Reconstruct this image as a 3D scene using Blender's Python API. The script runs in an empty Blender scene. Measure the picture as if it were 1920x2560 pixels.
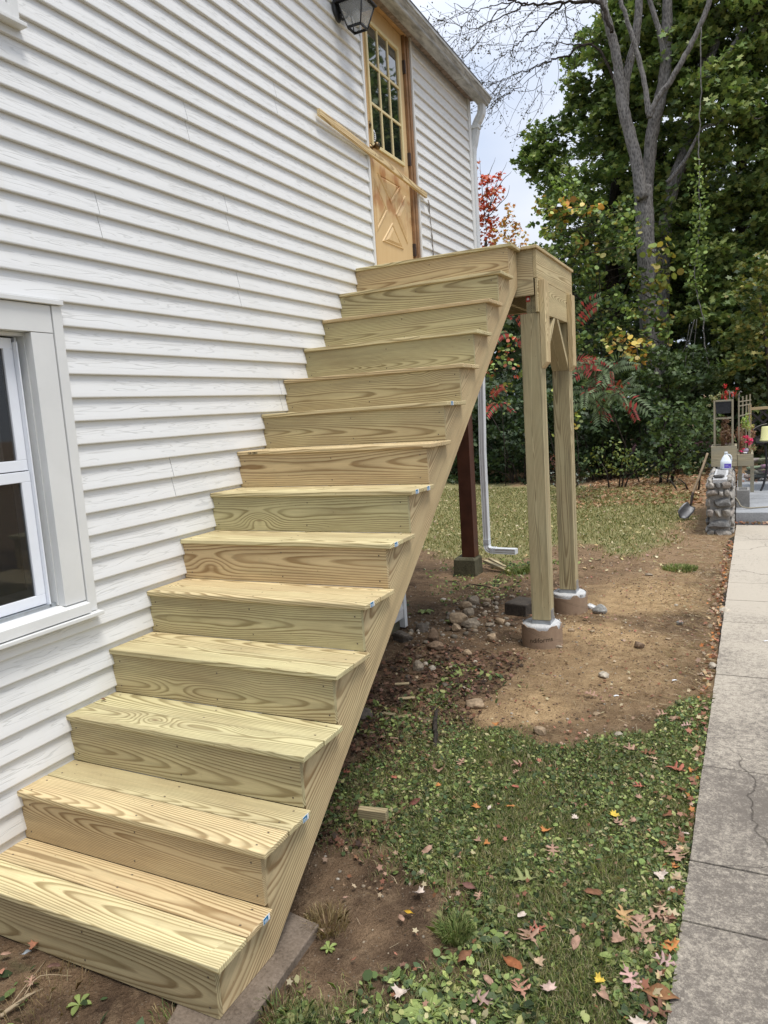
import bpy, bmesh, math, random
import numpy as np
from mathutils import Matrix, Vector

# ------------------------------------------------------------------ camera, sky, sun, exposure
CAM = (2.4084, -1.3889, 1.6749); YAW, PITCH, ROLL, FPX = -0.46172, -0.13538, -0.06618, 1818.37
def cam_axes():
    cy, sy = math.cos(YAW), math.sin(YAW); cp, sp = math.cos(PITCH), math.sin(PITCH)
    f = Vector((sy*cp, cy*cp, sp)); r0 = Vector((cy, -sy, 0)); u0 = r0.cross(f)
    cr, sr = math.cos(ROLL), math.sin(ROLL)
    return r0*cr+u0*sr, u0*cr-r0*sr, f
RR, UU, FF = cam_axes()
sc = bpy.context.scene
cd = bpy.data.cameras.new('camera'); cam = bpy.data.objects.new('camera', cd); sc.collection.objects.link(cam)
cd.sensor_fit = 'HORIZONTAL'; cd.sensor_width = 36; cd.lens = FPX/1920*36; cd.clip_start = 0.05; cd.clip_end = 900
m = Matrix((RR, UU, -FF)).transposed().to_4x4(); m.translation = CAM; cam.matrix_world = m
sc.camera = cam
def ray(u, v): return FF+RR*((u-960)/FPX)-UU*((v-1280)/FPX)
def at_z(u, v, z=0.0): d = ray(u, v); return Vector(CAM)+d*((z-CAM[2])/d.z)
def at_y(u, v, y): d = ray(u, v); return Vector(CAM)+d*((y-CAM[1])/d.y)
def dsp(u, v, y): return at_y(u/.864, v/.864, y)

w = bpy.data.worlds.new('World'); sc.world = w; w.use_nodes = True
nt = w.node_tree; nt.nodes.clear()
def wn(t, **k):
    n = nt.nodes.new(t)
    for a, b in k.items(): setattr(n, a, b)
    return n
SUN_EL, SUN_AZ = math.radians(70), math.radians(110)     # azimuth from +Y towards +X
sky = wn('ShaderNodeTexSky', sky_type='NISHITA', sun_disc=False, sun_elevation=SUN_EL, sun_rotation=SUN_AZ)
tc = wn('ShaderNodeTexCoord'); mp = wn('ShaderNodeMapping'); mp.inputs['Scale'].default_value = (1, 1, 2.6)
nz = wn('ShaderNodeTexNoise'); nz.inputs['Scale'].default_value = 2.1; nz.inputs['Detail'].default_value = 4; nz.inputs['Roughness'].default_value = .5
cr = wn('ShaderNodeValToRGB'); cr.color_ramp.elements[0].position = .36; cr.color_ramp.elements[1].position = .66
cr.color_ramp.elements[0].color = (5.9, 6.7, 8.3, 1); cr.color_ramp.elements[1].color = (9.0, 9.3, 9.9, 1)
sep = wn('ShaderNodeSeparateXYZ'); mul = wn('ShaderNodeMath', operation='MULTIPLY_ADD'); mul.inputs[1].default_value = .82; mul.inputs[2].default_value = .70
clampz = wn('ShaderNodeMath', operation='MAXIMUM'); clampz.inputs[1].default_value = 0
vm = wn('ShaderNodeVectorMath', operation='SCALE'); mix = wn('ShaderNodeMix', data_type='RGBA'); mix.inputs[0].default_value = .9
bg = wn('ShaderNodeBackground'); bg.inputs[1].default_value = .1; out = wn('ShaderNodeOutputWorld')
L = nt.links.new
L(tc.outputs['Generated'], mp.inputs[0]); L(mp.outputs[0], nz.inputs['Vector']); L(nz.outputs[0], cr.inputs[0])
L(tc.outputs['Generated'], sep.inputs[0]); L(sep.outputs[2], clampz.inputs[0]); L(clampz.outputs[0], mul.inputs[0])
L(cr.outputs[0], vm.inputs[0]); L(mul.outputs[0], vm.inputs['Scale'])
L(sky.outputs[0], mix.inputs[6]); L(vm.outputs[0], mix.inputs[7]); L(mix.outputs[2], bg.inputs[0]); L(bg.outputs[0], out.inputs[0])

sd = bpy.data.lights.new('sun', 'SUN'); sd.energy = 2.3; sd.angle = math.radians(18); sd.color = (1, .965, .91)
sun = bpy.data.objects.new('sun', sd); sc.collection.objects.link(sun)
sdir = Vector((math.sin(SUN_AZ)*math.cos(SUN_EL), math.cos(SUN_AZ)*math.cos(SUN_EL), math.sin(SUN_EL)))
sun.rotation_euler = sdir.to_track_quat('Z', 'Y').to_euler(); sun.location = (8, 0, 12)
vs = sc.view_settings; vs.view_transform = 'Standard'; vs.look = 'None'; vs.exposure = .34; vs.gamma = 1; vs.use_curve_mapping = False
sc.cycles.use_denoising = True; sc.cycles.max_bounces = 8; sc.cycles.transparent_max_bounces = 12

# ------------------------------------------------------------------ helpers
rs = np.random.RandomState(7); random.seed(7)
COL = sc.collection
WM = {}
def tag(o, label=None, cat=None, group=None, kind=None):
    if label: o['label'] = label
    if cat: o['category'] = cat
    if group: o['group'] = group
    if kind: o['kind'] = kind
    return o
def link(o, M=None, parent=None):
    M = M if M is not None else Matrix.Identity(4)
    COL.objects.link(o); WM[o.name] = M
    if parent is not None:
        o.parent = parent; o.matrix_basis = WM[parent.name].inverted() @ M
    else: o.matrix_basis = M
    return o
def empty(name, loc, label, cat, group=None, kind=None):
    o = bpy.data.objects.new(name, None); o.empty_display_size = .1
    link(o, Matrix.Translation(loc)); return tag(o, label, cat, group, kind)
def obj(name, me, mat=None, parent=None, M=None, color=None):
    if mat is not None and not me.materials: me.materials.append(mat)
    o = bpy.data.objects.new(name, me); link(o, M, parent)
    if color: o.color = color
    return o
def mesh_np(name, verts, faces_flat, starts, totals, cols=None, smooth=False):
    me = bpy.data.meshes.new(name)
    verts = np.asarray(verts, np.float32)
    me.vertices.add(len(verts)); me.vertices.foreach_set('co', verts.ravel())
    me.loops.add(len(faces_flat)); me.loops.foreach_set('vertex_index', np.asarray(faces_flat, np.int32))
    me.polygons.add(len(starts)); me.polygons.foreach_set('loop_start', np.asarray(starts, np.int32)); me.polygons.foreach_set('loop_total', np.asarray(totals, np.int32))
    if cols is not None:
        a = me.color_attributes.new('Col', 'FLOAT_COLOR', 'POINT')
        c = np.ones((len(verts), 4), np.float32); c[:, :3] = cols; a.data.foreach_set('color', c.ravel())
    me.update(calc_edges=True)
    if smooth: me.polygons.foreach_set('use_smooth', np.ones(len(starts), bool))
    return me
def mesh_pd(name, v, f, smooth=False):
    me = bpy.data.meshes.new(name); me.from_pydata([tuple(a) for a in v], [], f); me.update()
    if smooth: me.polygons.foreach_set('use_smooth', [True]*len(me.polygons))
    return me
def frame(loc, ex, ey):
    ex = Vector(ex).normalized(); ey = Vector(ey); ey = (ey-ex*ey.dot(ex)).normalized(); ez = ex.cross(ey)
    M = Matrix((ex, ey, ez)).transposed().to_4x4(); M.translation = Vector(loc); return M
def box_bm(bm, x0, x1, y0, y1, z0, z1):
    vs_ = [bm.verts.new(c) for c in ((x0,y0,z0),(x1,y0,z0),(x1,y1,z0),(x0,y1,z0),(x0,y0,z1),(x1,y0,z1),(x1,y1,z1),(x0,y1,z1))]
    for f in ((0,3,2,1),(4,5,6,7),(0,1,5,4),(1,2,6,5),(2,3,7,6),(3,0,4,7)): bm.faces.new([vs_[i] for i in f])
def bm_done(bm, name, bev=0, seg=2, smooth=False):
    if bev: bmesh.ops.bevel(bm, geom=list(bm.edges), offset=bev, segments=seg, affect='EDGES', profile=.6)
    bmesh.ops.recalc_face_normals(bm, faces=bm.faces)
    me = bpy.data.meshes.new(name); bm.to_mesh(me); bm.free()
    if smooth: me.polygons.foreach_set('use_smooth', [True]*len(me.polygons))
    return me
def boxm(name, x0, x1, y0, y1, z0, z1, bev=0, seg=2):
    bm = bmesh.new(); box_bm(bm, x0, x1, y0, y1, z0, z1); return bm_done(bm, name, bev, seg)
def box(name, x0, x1, y0, y1, z0, z1, mat, parent=None, bev=0, seg=2, color=None):
    c = Vector(((x0+x1)/2, (y0+y1)/2, (z0+z1)/2))
    return obj(name, boxm(name, x0-c.x, x1-c.x, y0-c.y, y1-c.y, z0-c.z, z1-c.z, bev, seg), mat, parent, Matrix.Translation(c), color)
def boxes(name, lst, mat, parent=None, bev=0, color=None):
    bm = bmesh.new()
    for b in lst: box_bm(bm, *b)
    return obj(name, bm_done(bm, name, bev), mat, parent, None, color)
def board(name, Ln, Wd, T, M, parent, color, mat, bev=.0018, seg=2):
    me = boxm(name, -Ln/2, Ln/2, -Wd/2, Wd/2, -T/2, T/2, bev, seg)
    return obj(name, me, mat, parent, M, color)
def prism(name, pts, axis, a0, a1, mat, parent=None, bev=0, M=None, color=None):
    """pts = 2D outline; axis x: (y,z) pts, y: (x,z), z: (x,y)"""
    bm = bmesh.new(); A = []; B = []
    for p, q in pts:
        for lst, a in ((A, a0), (B, a1)):
            lst.append(bm.verts.new((a, p, q) if axis == 'x' else (p, a, q) if axis == 'y' else (p, q, a)))
    n = len(pts); bm.faces.new(A); bm.faces.new(B[::-1])
    for i in range(n): bm.faces.new([A[i], B[i], B[(i+1) % n], A[(i+1) % n]])
    return obj(name, bm_done(bm, name, bev), mat, parent, M, color)
def tube_data(pts, rad, n=8, jit=0, seed=0):
    r_ = np.random.RandomState(seed); pts = [Vector(p) for p in pts]; V = []; F = []
    up = Vector((.3, .2, 1)).normalized(); prev = None
    for i, p in enumerate(pts):
        t = (pts[min(i+1, len(pts)-1)]-pts[max(i-1, 0)]).normalized()
        a = prev if prev is not None else t.orthogonal()
        a = (a-t*a.dot(t)).normalized(); prev = a; b = t.cross(a)
        for k in range(n):
            an = 2*math.pi*k/n; r = rad[i]*(1+jit*(r_.rand()-.5))
            V.append(p+a*(r*math.cos(an))+b*(r*math.sin(an)))
    for i in range(len(pts)-1):
        for k in range(n):
            F.append((i*n+k, i*n+(k+1) % n, (i+1)*n+(k+1) % n, (i+1)*n+k))
    F.append(tuple(range(n))[::-1]); F.append(tuple((len(pts)-1)*n+k for k in range(n)))
    return V, F
def tubes(name, lst, mat, parent=None, n=8, jit=0, color=None):
    V = []; F = []
    for s, (pts, rad) in enumerate(lst):
        v, f = tube_data(pts, rad, n, jit, s+1); o = len(V); V += v; F += [tuple(i+o for i in q) for q in f]
    return obj(name, mesh_pd(name, V, F, True), mat, parent, None, color)
def smoothline(pts, rad, sub=5, wob=0, seed=0):
    r_ = np.random.RandomState(seed); P = [Vector(p) for p in pts]; O = []; R = []
    for i in range(len(P)-1):
        p0, p1, p2, p3 = P[max(i-1, 0)], P[i], P[i+1], P[min(i+2, len(P)-1)]
        for k in range(sub):
            t = k/sub
            q = .5*((2*p1)+(p2-p0)*t+(2*p0-5*p1+4*p2-p3)*t*t+(3*p1-p0-3*p2+p3)*t**3)
            if wob: q = q+Vector(r_.randn(3)*wob)
            O.append(q); R.append(rad[i]*(1-t)+rad[i+1]*t)
    O.append(P[-1]); R.append(rad[-1]); return O, R
def lathe(name, prof, M, mat, parent=None, n=24, color=None, smooth=True):
    V = []; F = []
    for r, z in prof:
        for k in range(n): V.append((r*math.cos(2*math.pi*k/n), r*math.sin(2*math.pi*k/n), z))
    for i in range(len(prof)-1):
        for k in range(n): F.append((i*n+k, i*n+(k+1) % n, (i+1)*n+(k+1) % n, (i+1)*n+k))
    F.append(tuple(range(n))[::-1]); F.append(tuple((len(prof)-1)*n+k for k in range(n)))
    return obj(name, mesh_pd(name, V, F, smooth), mat, parent, M, color)

def _h(ix, iy, s):
    n = (ix*374761393+iy*668265263+s*1442695041) & 0x7fffffff
    n = ((n ^ (n >> 13))*1274126177) & 0x7fffffff
    return ((n ^ (n >> 16)) & 0xffff)/65535.
def vnoise(x, y, f, s=0):
    x = np.asarray(x, float)*f+100; y = np.asarray(y, float)*f+100
    ix = np.floor(x).astype(np.int64); iy = np.floor(y).astype(np.int64); fx = x-ix; fy = y-iy
    fx = fx*fx*(3-2*fx); fy = fy*fy*(3-2*fy)
    return (_h(ix, iy, s)*(1-fx)+_h(ix+1, iy, s)*fx)*(1-fy)+(_h(ix, iy+1, s)*(1-fx)+_h(ix+1, iy+1, s)*fx)*fy
def fbm(x, y, f, s=0): return (vnoise(x, y, f, s)+.5*vnoise(x, y, f*2.1, s+1)+.25*vnoise(x, y, f*4.3, s+2))/1.75
def sstep(a, b, x): t = np.clip((x-a)/(b-a), 0, 1); return t*t*(3-2*t)

# ------------------------------------------------------------------ material kit
class MK:
    def __init__(s, name, rough=.6, spec=.3):
        s.m = bpy.data.materials.new(name); s.m.use_nodes = True; s.t = s.m.node_tree
        s.b = s.t.nodes['Principled BSDF']; s.b.inputs['Roughness'].default_value = rough; s.b.inputs['Specular IOR Level'].default_value = spec
    def n(s, t, **k):
        nd = s.t.nodes.new(t)
        for a, b in k.items(): setattr(nd, a, b)
        return nd
    def i(s, sock, v):
        if hasattr(v, 'node'): s.t.links.new(v, sock)
        elif v is not None: sock.default_value = v
    def math(s, op, a, b=None, c=None, clamp=False):
        nd = s.n('ShaderNodeMath', operation=op, use_clamp=clamp); s.i(nd.inputs[0], a); s.i(nd.inputs[1], b); s.i(nd.inputs[2], c); return nd.outputs[0]
    def noise(s, vec, scale, detail=3, rough=.5, dist=0):
        nd = s.n('ShaderNodeTexNoise'); s.i(nd.inputs['Vector'], vec); nd.inputs['Scale'].default_value = scale
        nd.inputs['Detail'].default_value = detail; nd.inputs['Roughness'].default_value = rough; nd.inputs['Distortion'].default_value = dist; return nd.outputs['Fac']
    def vor(s, vec, scale, feat='F1', outp='Distance'):
        nd = s.n('ShaderNodeTexVoronoi', feature=feat); s.i(nd.inputs['Vector'], vec); nd.inputs['Scale'].default_value = scale; return nd.outputs[outp]
    def sc(s, vec, v, loc=(0, 0, 0)):
        nd = s.n('ShaderNodeMapping'); s.i(nd.inputs[0], vec); s.i(nd.inputs['Scale'], v); s.i(nd.inputs['Location'], loc); return nd.outputs[0]
    def ramp(s, f, *st, interp='LINEAR'):
        nd = s.n('ShaderNodeValToRGB'); s.i(nd.inputs[0], f); e = nd.color_ramp.elements; nd.color_ramp.interpolation = interp
        while len(e) < len(st): e.new(.5)
        for k, (p, c) in enumerate(st):
            e[k].position = p; e[k].color = (c, c, c, 1) if not isinstance(c, tuple) else (*c, 1)
        return nd.outputs[0]
    def mix(s, f, a, b, bl='MIX'):
        nd = s.n('ShaderNodeMix', data_type='RGBA', blend_type=bl); s.i(nd.inputs[0], f)
        for k, v in ((6, a), (7, b)): s.i(nd.inputs[k], (*v, 1) if isinstance(v, tuple) and len(v) == 3 else v)
        return nd.outputs[2]
    def obco(s): return s.n('ShaderNodeTexCoord').outputs['Object']
    def pos(s): return s.n('ShaderNodeNewGeometry').outputs['Position']
    def sepx(s, v): nd = s.n('ShaderNodeSeparateXYZ'); s.i(nd.inputs[0], v); return nd.outputs
    def comb(s, x, y, z): nd = s.n('ShaderNodeCombineXYZ'); s.i(nd.inputs[0], x); s.i(nd.inputs[1], y); s.i(nd.inputs[2], z); return nd.outputs[0]
    def ocol(s): return s.n('ShaderNodeObjectInfo').outputs['Color']
    def attr(s, nm='Col'): nd = s.n('ShaderNodeAttribute'); nd.attribute_name = nm; return nd.outputs['Color']
    def base(s, v): s.i(s.b.inputs['Base Color'], (*v, 1) if isinstance(v, tuple) and len(v) == 3 else v)
    def bump(s, h, dist=.002, st=1.0):
        nd = s.n('ShaderNodeBump'); s.i(nd.inputs['Height'], h); nd.inputs['Distance'].default_value = dist; nd.inputs['Strength'].default_value = st
        s.i(s.b.inputs['Normal'], nd.outputs[0])
def plain(name, col, rough=.6, spec=.3, metal=0, nscale=18, amt=.25, bump=.0006):
    k = MK(name, rough, spec); k.b.inputs['Metallic'].default_value = metal
    o = k.obco(); n = k.noise(o, nscale, 4, .6); f = k.ramp(n, (.3, 1-amt), (.7, 1+amt*.4))
    k.base(k.mix(1, col, f, 'MULTIPLY'))
    if bump: k.bump(k.noise(o, nscale*4, 3), bump)
    return k.m

def wood_mat(name, spacing=.0085, grey=0):
    """board sawn from a log: rings round a pith that wanders; object colour: r seed, g green/tan, b lightness"""
    k = MK(name, .62, .25); o = k.obco(); oc = k.sepx(k.ocol()); X, Y, Z = k.sepx(o)
    seed = k.math('MULTIPLY', oc[0], 61.7); sv = k.comb(seed, k.math('MULTIPLY', seed, 1.7), k.math('MULTIPLY', seed, -.6))
    va = k.n('ShaderNodeVectorMath', operation='ADD'); k.i(va.inputs[0], o); k.i(va.inputs[1], sv); p = va.outputs[0]
    n1 = k.noise(k.sc(p, (.62, 1.2, 1.2)), 1.0, 1.5, .45); n2 = k.noise(k.sc(p, (.85, 1.6, 1.6), (5, 3, 1)), 1.0, 1.5, .5)
    n3 = k.noise(k.sc(p, (3.2, 20, 20), (2, 9, 4)), 1.2, 2.5, .55)
    rnd = k.math('FRACT', k.math('MULTIPLY', oc[0], 37.31)); rnd2 = k.math('FRACT', k.math('MULTIPLY', oc[0], 91.17)); rnd3 = k.math('FRACT', k.math('MULTIPLY', oc[0], 53.7))
    yy = k.math('ADD', k.math('ADD', Y, k.math('MULTIPLY', k.math('SUBTRACT', rnd, .5), .10)), k.math('MULTIPLY', k.math('SUBTRACT', n1, .5), .16))
    zz = k.math('ADD', k.math('ADD', Z, k.math('MULTIPLY_ADD', rnd2, .05, .016)), k.math('MULTIPLY', k.math('SUBTRACT', n2, .5), .085))
    zz = k.math('ADD', zz, k.math('MULTIPLY', X, k.math('MULTIPLY', k.math('SUBTRACT', rnd, .45), .13)))
    # knots: distort rings round a few points
    kv = k.n('ShaderNodeTexVoronoi', feature='F1'); k.i(kv.inputs['Vector'], k.sc(p, (2.2, 5.5, 0.01))); kv.inputs['Scale'].default_value = 1.0; kv.inputs['Randomness'].default_value = 1
    gate = k.math('GREATER_THAN', k.sepx(kv.outputs['Color'])[0], .55)
    kd = k.math('POWER', 2.718, k.math('MULTIPLY', k.math('POWER', kv.outputs['Distance'], 2), -22)); kd = k.math('MULTIPLY', kd, gate)
    r = k.math('SQRT', k.math('ADD', k.math('POWER', yy, 2), k.math('POWER', zz, 2)))
    r = k.math('ADD', r, k.math('MULTIPLY', kd, .034)); r = k.math('ADD', r, k.math('MULTIPLY', k.math('SUBTRACT', n3, .5), .0055))
    t = k.math('FRACT', k.math('DIVIDE', r, k.math('MULTIPLY_ADD', rnd3, spacing*.6, spacing*.62)))
    ring = k.ramp(t, (0, .55), (.06, 0.0), (.42, .04), (.60, .34), (.74, .85), (.92, 1.0), (1, .55))
    ampl = k.ramp(k.noise(k.sc(p, (1.5, 9, 9), (8, 1, 2)), 1.4, 2), (.3, .62), (.62, 1.0)); ring = k.math('MULTIPLY', ring, ampl)
    fib = k.noise(k.sc(p, (7, 190, 190)), 1.6, 3, .6); blot = k.noise(k.sc(p, (1.6, 5, 5), (3, 3, 3)), 1.6, 3, .55)
    g = k.math('ADD', oc[1], k.math('MULTIPLY', k.math('SUBTRACT', blot, .5), .9), clamp=True)
    light = k.mix(g, (.66, .505, .285), (.59, .53, .30)); dark = k.mix(g, (.24, .135, .052), (.20, .155, .062))
    c = k.mix(k.math('MULTIPLY', ring, .86), light, dark)
    sc_f = k.ramp(k.noise(k.sc(p, (9, 12, 12), (4, 4, 1)), 1.8, 4, .7), (.60, 0.), (.74, .35)); c = k.mix(sc_f, c, (.40, .33, .21))
    knot = k.ramp(k.math('MULTIPLY', k.math('POWER', 2.718, k.math('MULTIPLY', k.math('POWER', kv.outputs['Distance'], 2), -300)), gate), (.25, 0.), (.7, 1.))
    c = k.mix(k.math('MULTIPLY', knot, .75), c, (.13, .06, .02))
    c = k.mix(k.math('MULTIPLY', k.ramp(k.noise(k.sc(p, (.8, 16, 16), (1, 6, 2)), 1.5, 3, .55), (.50, 0.), (.66, 1.)), .28+(.34 if grey else 0)), c, (.24, .20, .11))
    c = k.mix(1, c, k.ramp(fib, (.25, .86), (.75, 1.1)), 'MULTIPLY'); c = k.mix(1, c, k.ramp(blot, (.3, .88), (.7, 1.08)), 'MULTIPLY')
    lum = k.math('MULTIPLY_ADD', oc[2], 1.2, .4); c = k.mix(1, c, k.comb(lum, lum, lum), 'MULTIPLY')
    if grey: c = k.mix(k.math('MULTIPLY', blot, grey), c, (.30, .28, .22))
    # nail heads and scuffs come as geometry; small dark specks
    sp = k.vor(k.sc(p, (10, 26, 26)), 1.3); c = k.mix(k.ramp(sp, (.03, .55), (.07, 0.)), c, (.08, .05, .02))
    k.base(c); k.bump(k.math('ADD', k.math('MULTIPLY', fib, .5), k.math('MULTIPLY', ring, .5)), .0009, .8)
    return k.m
M_WOOD = wood_mat('pressure_treated_pine'); M_POST = wood_mat('treated_post', .0095, .25); M_STR = wood_mat('stringer_pine', .0075)

def siding_mat():
    k = MK('white_vinyl_siding', .5, .35); p = k.pos(); oc = k.sepx(k.ocol())
    sd_ = k.comb(0, k.math('MULTIPLY', oc[0], 40), k.math('MULTIPLY', oc[0], 13)); va = k.n('ShaderNodeVectorMath', operation='ADD'); k.i(va.inputs[0], p); k.i(va.inputs[1], sd_)
    q = k.sc(va.outputs[0], (0, 2.1, 30)); n = k.noise(q, 1.0, 2, .5, .25)
    t = k.math('ABSOLUTE', k.math('SUBTRACT', k.math('FRACT', k.math('MULTIPLY', n, 8.5)), .5))
    g = k.ramp(t, (0, 1.0), (.05, .8), (.13, 0.))
    brk = k.ramp(k.noise(k.sc(va.outputs[0], (0, 1.8, 18)), 1.2, 1), (.32, 0.), (.42, 1.)); g = k.math('MULTIPLY', g, brk); fz = k.math('FRACT', k.math('DIVIDE', k.math('SUBTRACT', k.sepx(p)[2], 1.159), .0937)); g = k.math('MULTIPLY', g, k.ramp(fz, (.20, 0.), (.30, 1.), (.74, 1.), (.88, 0.)))
    dirt = k.noise(p, 1.1, 4, .6); dz = k.noise(k.sc(p, (3, 9, .8)), 1.4, 3)
    c = k.mix(k.ramp(dirt, (.35, 0.), (.75, .5)), (.72, .72, .71), (.65, .645, .61))
    c = k.mix(k.ramp(dz, (.62, 0.), (.82, .25)), c, (.60, .55, .42))
    low = k.ramp(k.math('ADD', k.sepx(p)[2], k.math('MULTIPLY', dirt, .3)), (.15, .5), (.55, 0.)); c = k.mix(low, c, (.42, .37, .28))
    c = k.mix(k.math('MULTIPLY', g, .40), c, (.38, .38, .36))
    k.base(c); h = k.math('SUBTRACT', 0.0, g); k.bump(h, .0006, .8); return k.m
M_SIDE = siding_mat()
M_TRIM = plain('white_aluminium_trim', (.70, .70, .68), .45, .4, nscale=5, amt=.06, bump=0)
M_VINYLW = plain('window_vinyl', (.80, .82, .86), .35, .4, nscale=5, amt=.04, bump=0)
M_GUTTER = None
def gutter_mat():
    k = MK('weathered_gutter', .5, .4); p = k.pos()
    n = k.noise(k.sc(p, (14, 3, 30)), 1.6, 5, .65); c = k.mix(k.ramp(n, (.40, 0.), (.62, 1.)), (.47, .475, .465), (.23, .23, .22))
    k.base(c); k.bump(n, .001); return k.m
M_GUTTER = gutter_mat()
def honey():
    k = MK('stained_door_pine', .42, .4); o = k.obco(); p = k.pos()
    n = k.noise(k.sc(p, (30, 26, 1.6)), 1.3, 4, .6, .4); s2 = k.noise(k.sc(p, (1, 4, 2.6)), 2.1, 3, .6)
    c = k.mix(n, (.69, .51, .28), (.59, .40, .19)); X, Y, Z = k.sepx(p)
    mk = k.math('MULTIPLY', k.ramp(s2, (.47, 0.), (.62, 1.)), k.ramp(Z, (0, 0.), (1, 0.)))
    zz = k.ramp(k.math('MULTIPLY', k.math('SUBTRACT', Z, 3.1), 2.0), (0, 0.), (.25, 1.), (.8, 1.), (1, .0))
    c = k.mix(k.math('MULTIPLY', k.ramp(s2, (.46, 0.), (.6, .75)), zz), c, (.40, .17, .06))
    k.base(c); k.bump(n, .0006); return k.m
M_DOOR = honey()
M_GOLD = plain('golden_door_casing', (.52, .33, .155), .45, .35, nscale=9, amt=.18)
M_BRJ = plain('brown_weathered_jamb', (.30, .17, .085), .55, .3, nscale=14, amt=.35)
M_CREAM = plain('cream_glazing_bead', (.72, .60, .33), .4, .4, nscale=8, amt=.08, bump=0)
M_BROWNP = plain('dark_brown_paint', (.085, .030, .016), .4, .45, nscale=7, amt=.35)
M_BLACK = plain('black_metal', (.018, .018, .020), .45, .5, nscale=30, amt=.4)
M_IRON = plain('rusted_hinge', (.055, .035, .03), .6, .4, nscale=30, amt=.4)
M_BRASS = plain('aged_brass', (.16, .11, .055), .28, .5, metal=.9, nscale=20, amt=.3)
M_GALV = plain('galvanised_steel', (.42, .45, .48), .4, .5, metal=.7, nscale=22, amt=.2)
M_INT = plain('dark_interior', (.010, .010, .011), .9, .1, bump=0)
def glass(name, base, rough=.02, tr=None):
    k = MK(name, rough, .9); k.base(base); k.b.inputs['IOR'].default_value = 2.4; return k.m
M_GLASS = glass('door_glass', (.012, .014, .014))
def seeglass():
    k = MK('window_glass', .03, .8); k.base((.02, .022, .022)); k.b.inputs['IOR'].default_value = 1.6; k.b.inputs['Alpha'].default_value = .45; return k.m
M_WGLASS = seeglass()
def lampglass():
    k = MK('frosted_lamp_glass', .35, .6); k.base((.55, .56, .55)); k.b.inputs['Alpha'].default_value = .28; return k.m
M_LGLASS = lampglass()
def concrete(name, a, b, sc_=6, bmp=.003, grain=60):
    k = MK(name, .85, .2); p = k.pos(); n = k.noise(p, sc_, 6, .7); n2 = k.noise(p, grain, 3, .7); n3 = k.noise(k.sc(p, (1, 1, 1), (4, 4, 4)), sc_*.22, 3)
    f = k.math('ADD', k.math('MULTIPLY', n, .55), k.math('MULTIPLY', n2, .55)); f = k.math('ADD', f, k.math('MULTIPLY', k.math('SUBTRACT', n3, .5), .35))
    c = k.mix(k.ramp(f, (.40, 0.), (.66, 1.)), b, a); k.base(c); k.bump(k.math('ADD', n, n2), bmp); return k.m
def path_mat():
    k = MK('weathered_path_concrete', .88, .15); p = k.pos(); X, Y, Z = k.sepx(p)
    n = k.noise(p, 26, 6, .85); n2 = k.noise(p, 130, 4, .85); big = k.noise(p, 1.5, 3, .5)
    far = k.ramp(k.math('MULTIPLY', Y, .2), (.35, 0.), (1.0, 1.))   # lichen is thickest at the near slabs
    f = k.math('ADD', k.math('MULTIPLY', n, .5), k.math('MULTIPLY', n2, .5)); f = k.math('ADD', f, k.math('MULTIPLY', k.math('SUBTRACT', big, .5), .3)); f = k.math('ADD', f, k.math('MULTIPLY_ADD', far, .16, -.055))
    c = k.mix(k.ramp(f, (.42, 0.), (.49, .4), (.58, 1.)), (.165, .143, .12), (.47, .415, .335))
    cv = k.vor(k.sc(p, (1, 1, 0)), 1.25, 'DISTANCE_TO_EDGE'); wv = k.noise(p, 5, 3); 
    q = k.n('ShaderNodeVectorMath', operation='ADD'); k.i(q.inputs[0], p); nv = k.n('ShaderNodeTexNoise'); k.i(nv.inputs['Vector'], p); nv.inputs['Scale'].default_value = 3.5; nv.inputs['Detail'].default_value = 4
    sv = k.n('ShaderNodeVectorMath', operation='SCALE'); k.i(sv.inputs[0], nv.outputs['Color']); sv.inputs['Scale'].default_value = .35; k.i(q.inputs[1], sv.outputs[0])
    cv = k.vor(k.sc(q.outputs[0], (1, 1, 0)), 1.15, 'DISTANCE_TO_EDGE'); ck = k.ramp(cv, (0, 1.), (.008, 0.)); ck = k.math('MULTIPLY', ck, k.ramp(k.noise(p, .9, 1), (.48, 0.), (.55, 1.)))
    c = k.mix(k.math('MULTIPLY', ck, .75), c, (.07, .06, .05))
    k.base(c); k.bump(k.math('SUBTRACT', k.math('ADD', n, k.math('MULTIPLY', n2, .7)), ck), .004, .9); return k.m
M_PATH = path_mat()
M_PAD = concrete('pad_concrete', (.21, .165, .125), (.095, .072, .052), 9, .003, 90)
M_PATIO = concrete('patio_concrete', (.36, .37, .38), (.23, .235, .24), 3, .002, 50)
M_PEDC = concrete('mossy_pedestal', (.13, .12, .075), (.055, .05, .03), 7, .003)
M_BLOCK = concrete('cinder_block', (.33, .32, .30), (.20, .19, .175), 12, .003, 100)
M_WHITEC = concrete('whitened_concrete', (.58, .575, .56), (.38, .38, .375), 14, .003, 90)
M_JOINT = plain('joint_dirt', (.05, .042, .034), .95, .1)
def card():
    k = MK('cardboard_form', .8, .15); p = k.pos(); n = k.noise(p, 30, 4); X, Y, Z = k.sepx(k.obco())
    c = k.mix(n, (.36, .26, .175), (.25, .17, .115)); ang = k.math('ARCTAN2', Y, X)
    s = k.math('FRACT', k.math('MULTIPLY_ADD', ang, .55, k.math('MULTIPLY', Z, 11))); ln = k.ramp(s, (0, 1.), (.04, 0.), (.10, 0.), (.12, .7), (.15, 0.))
    c = k.mix(k.math('MULTIPLY', ln, .6), c, (.07, .05, .035)); k.base(c); k.bump(n, .001); return k.m
M_CARD = card()
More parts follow.
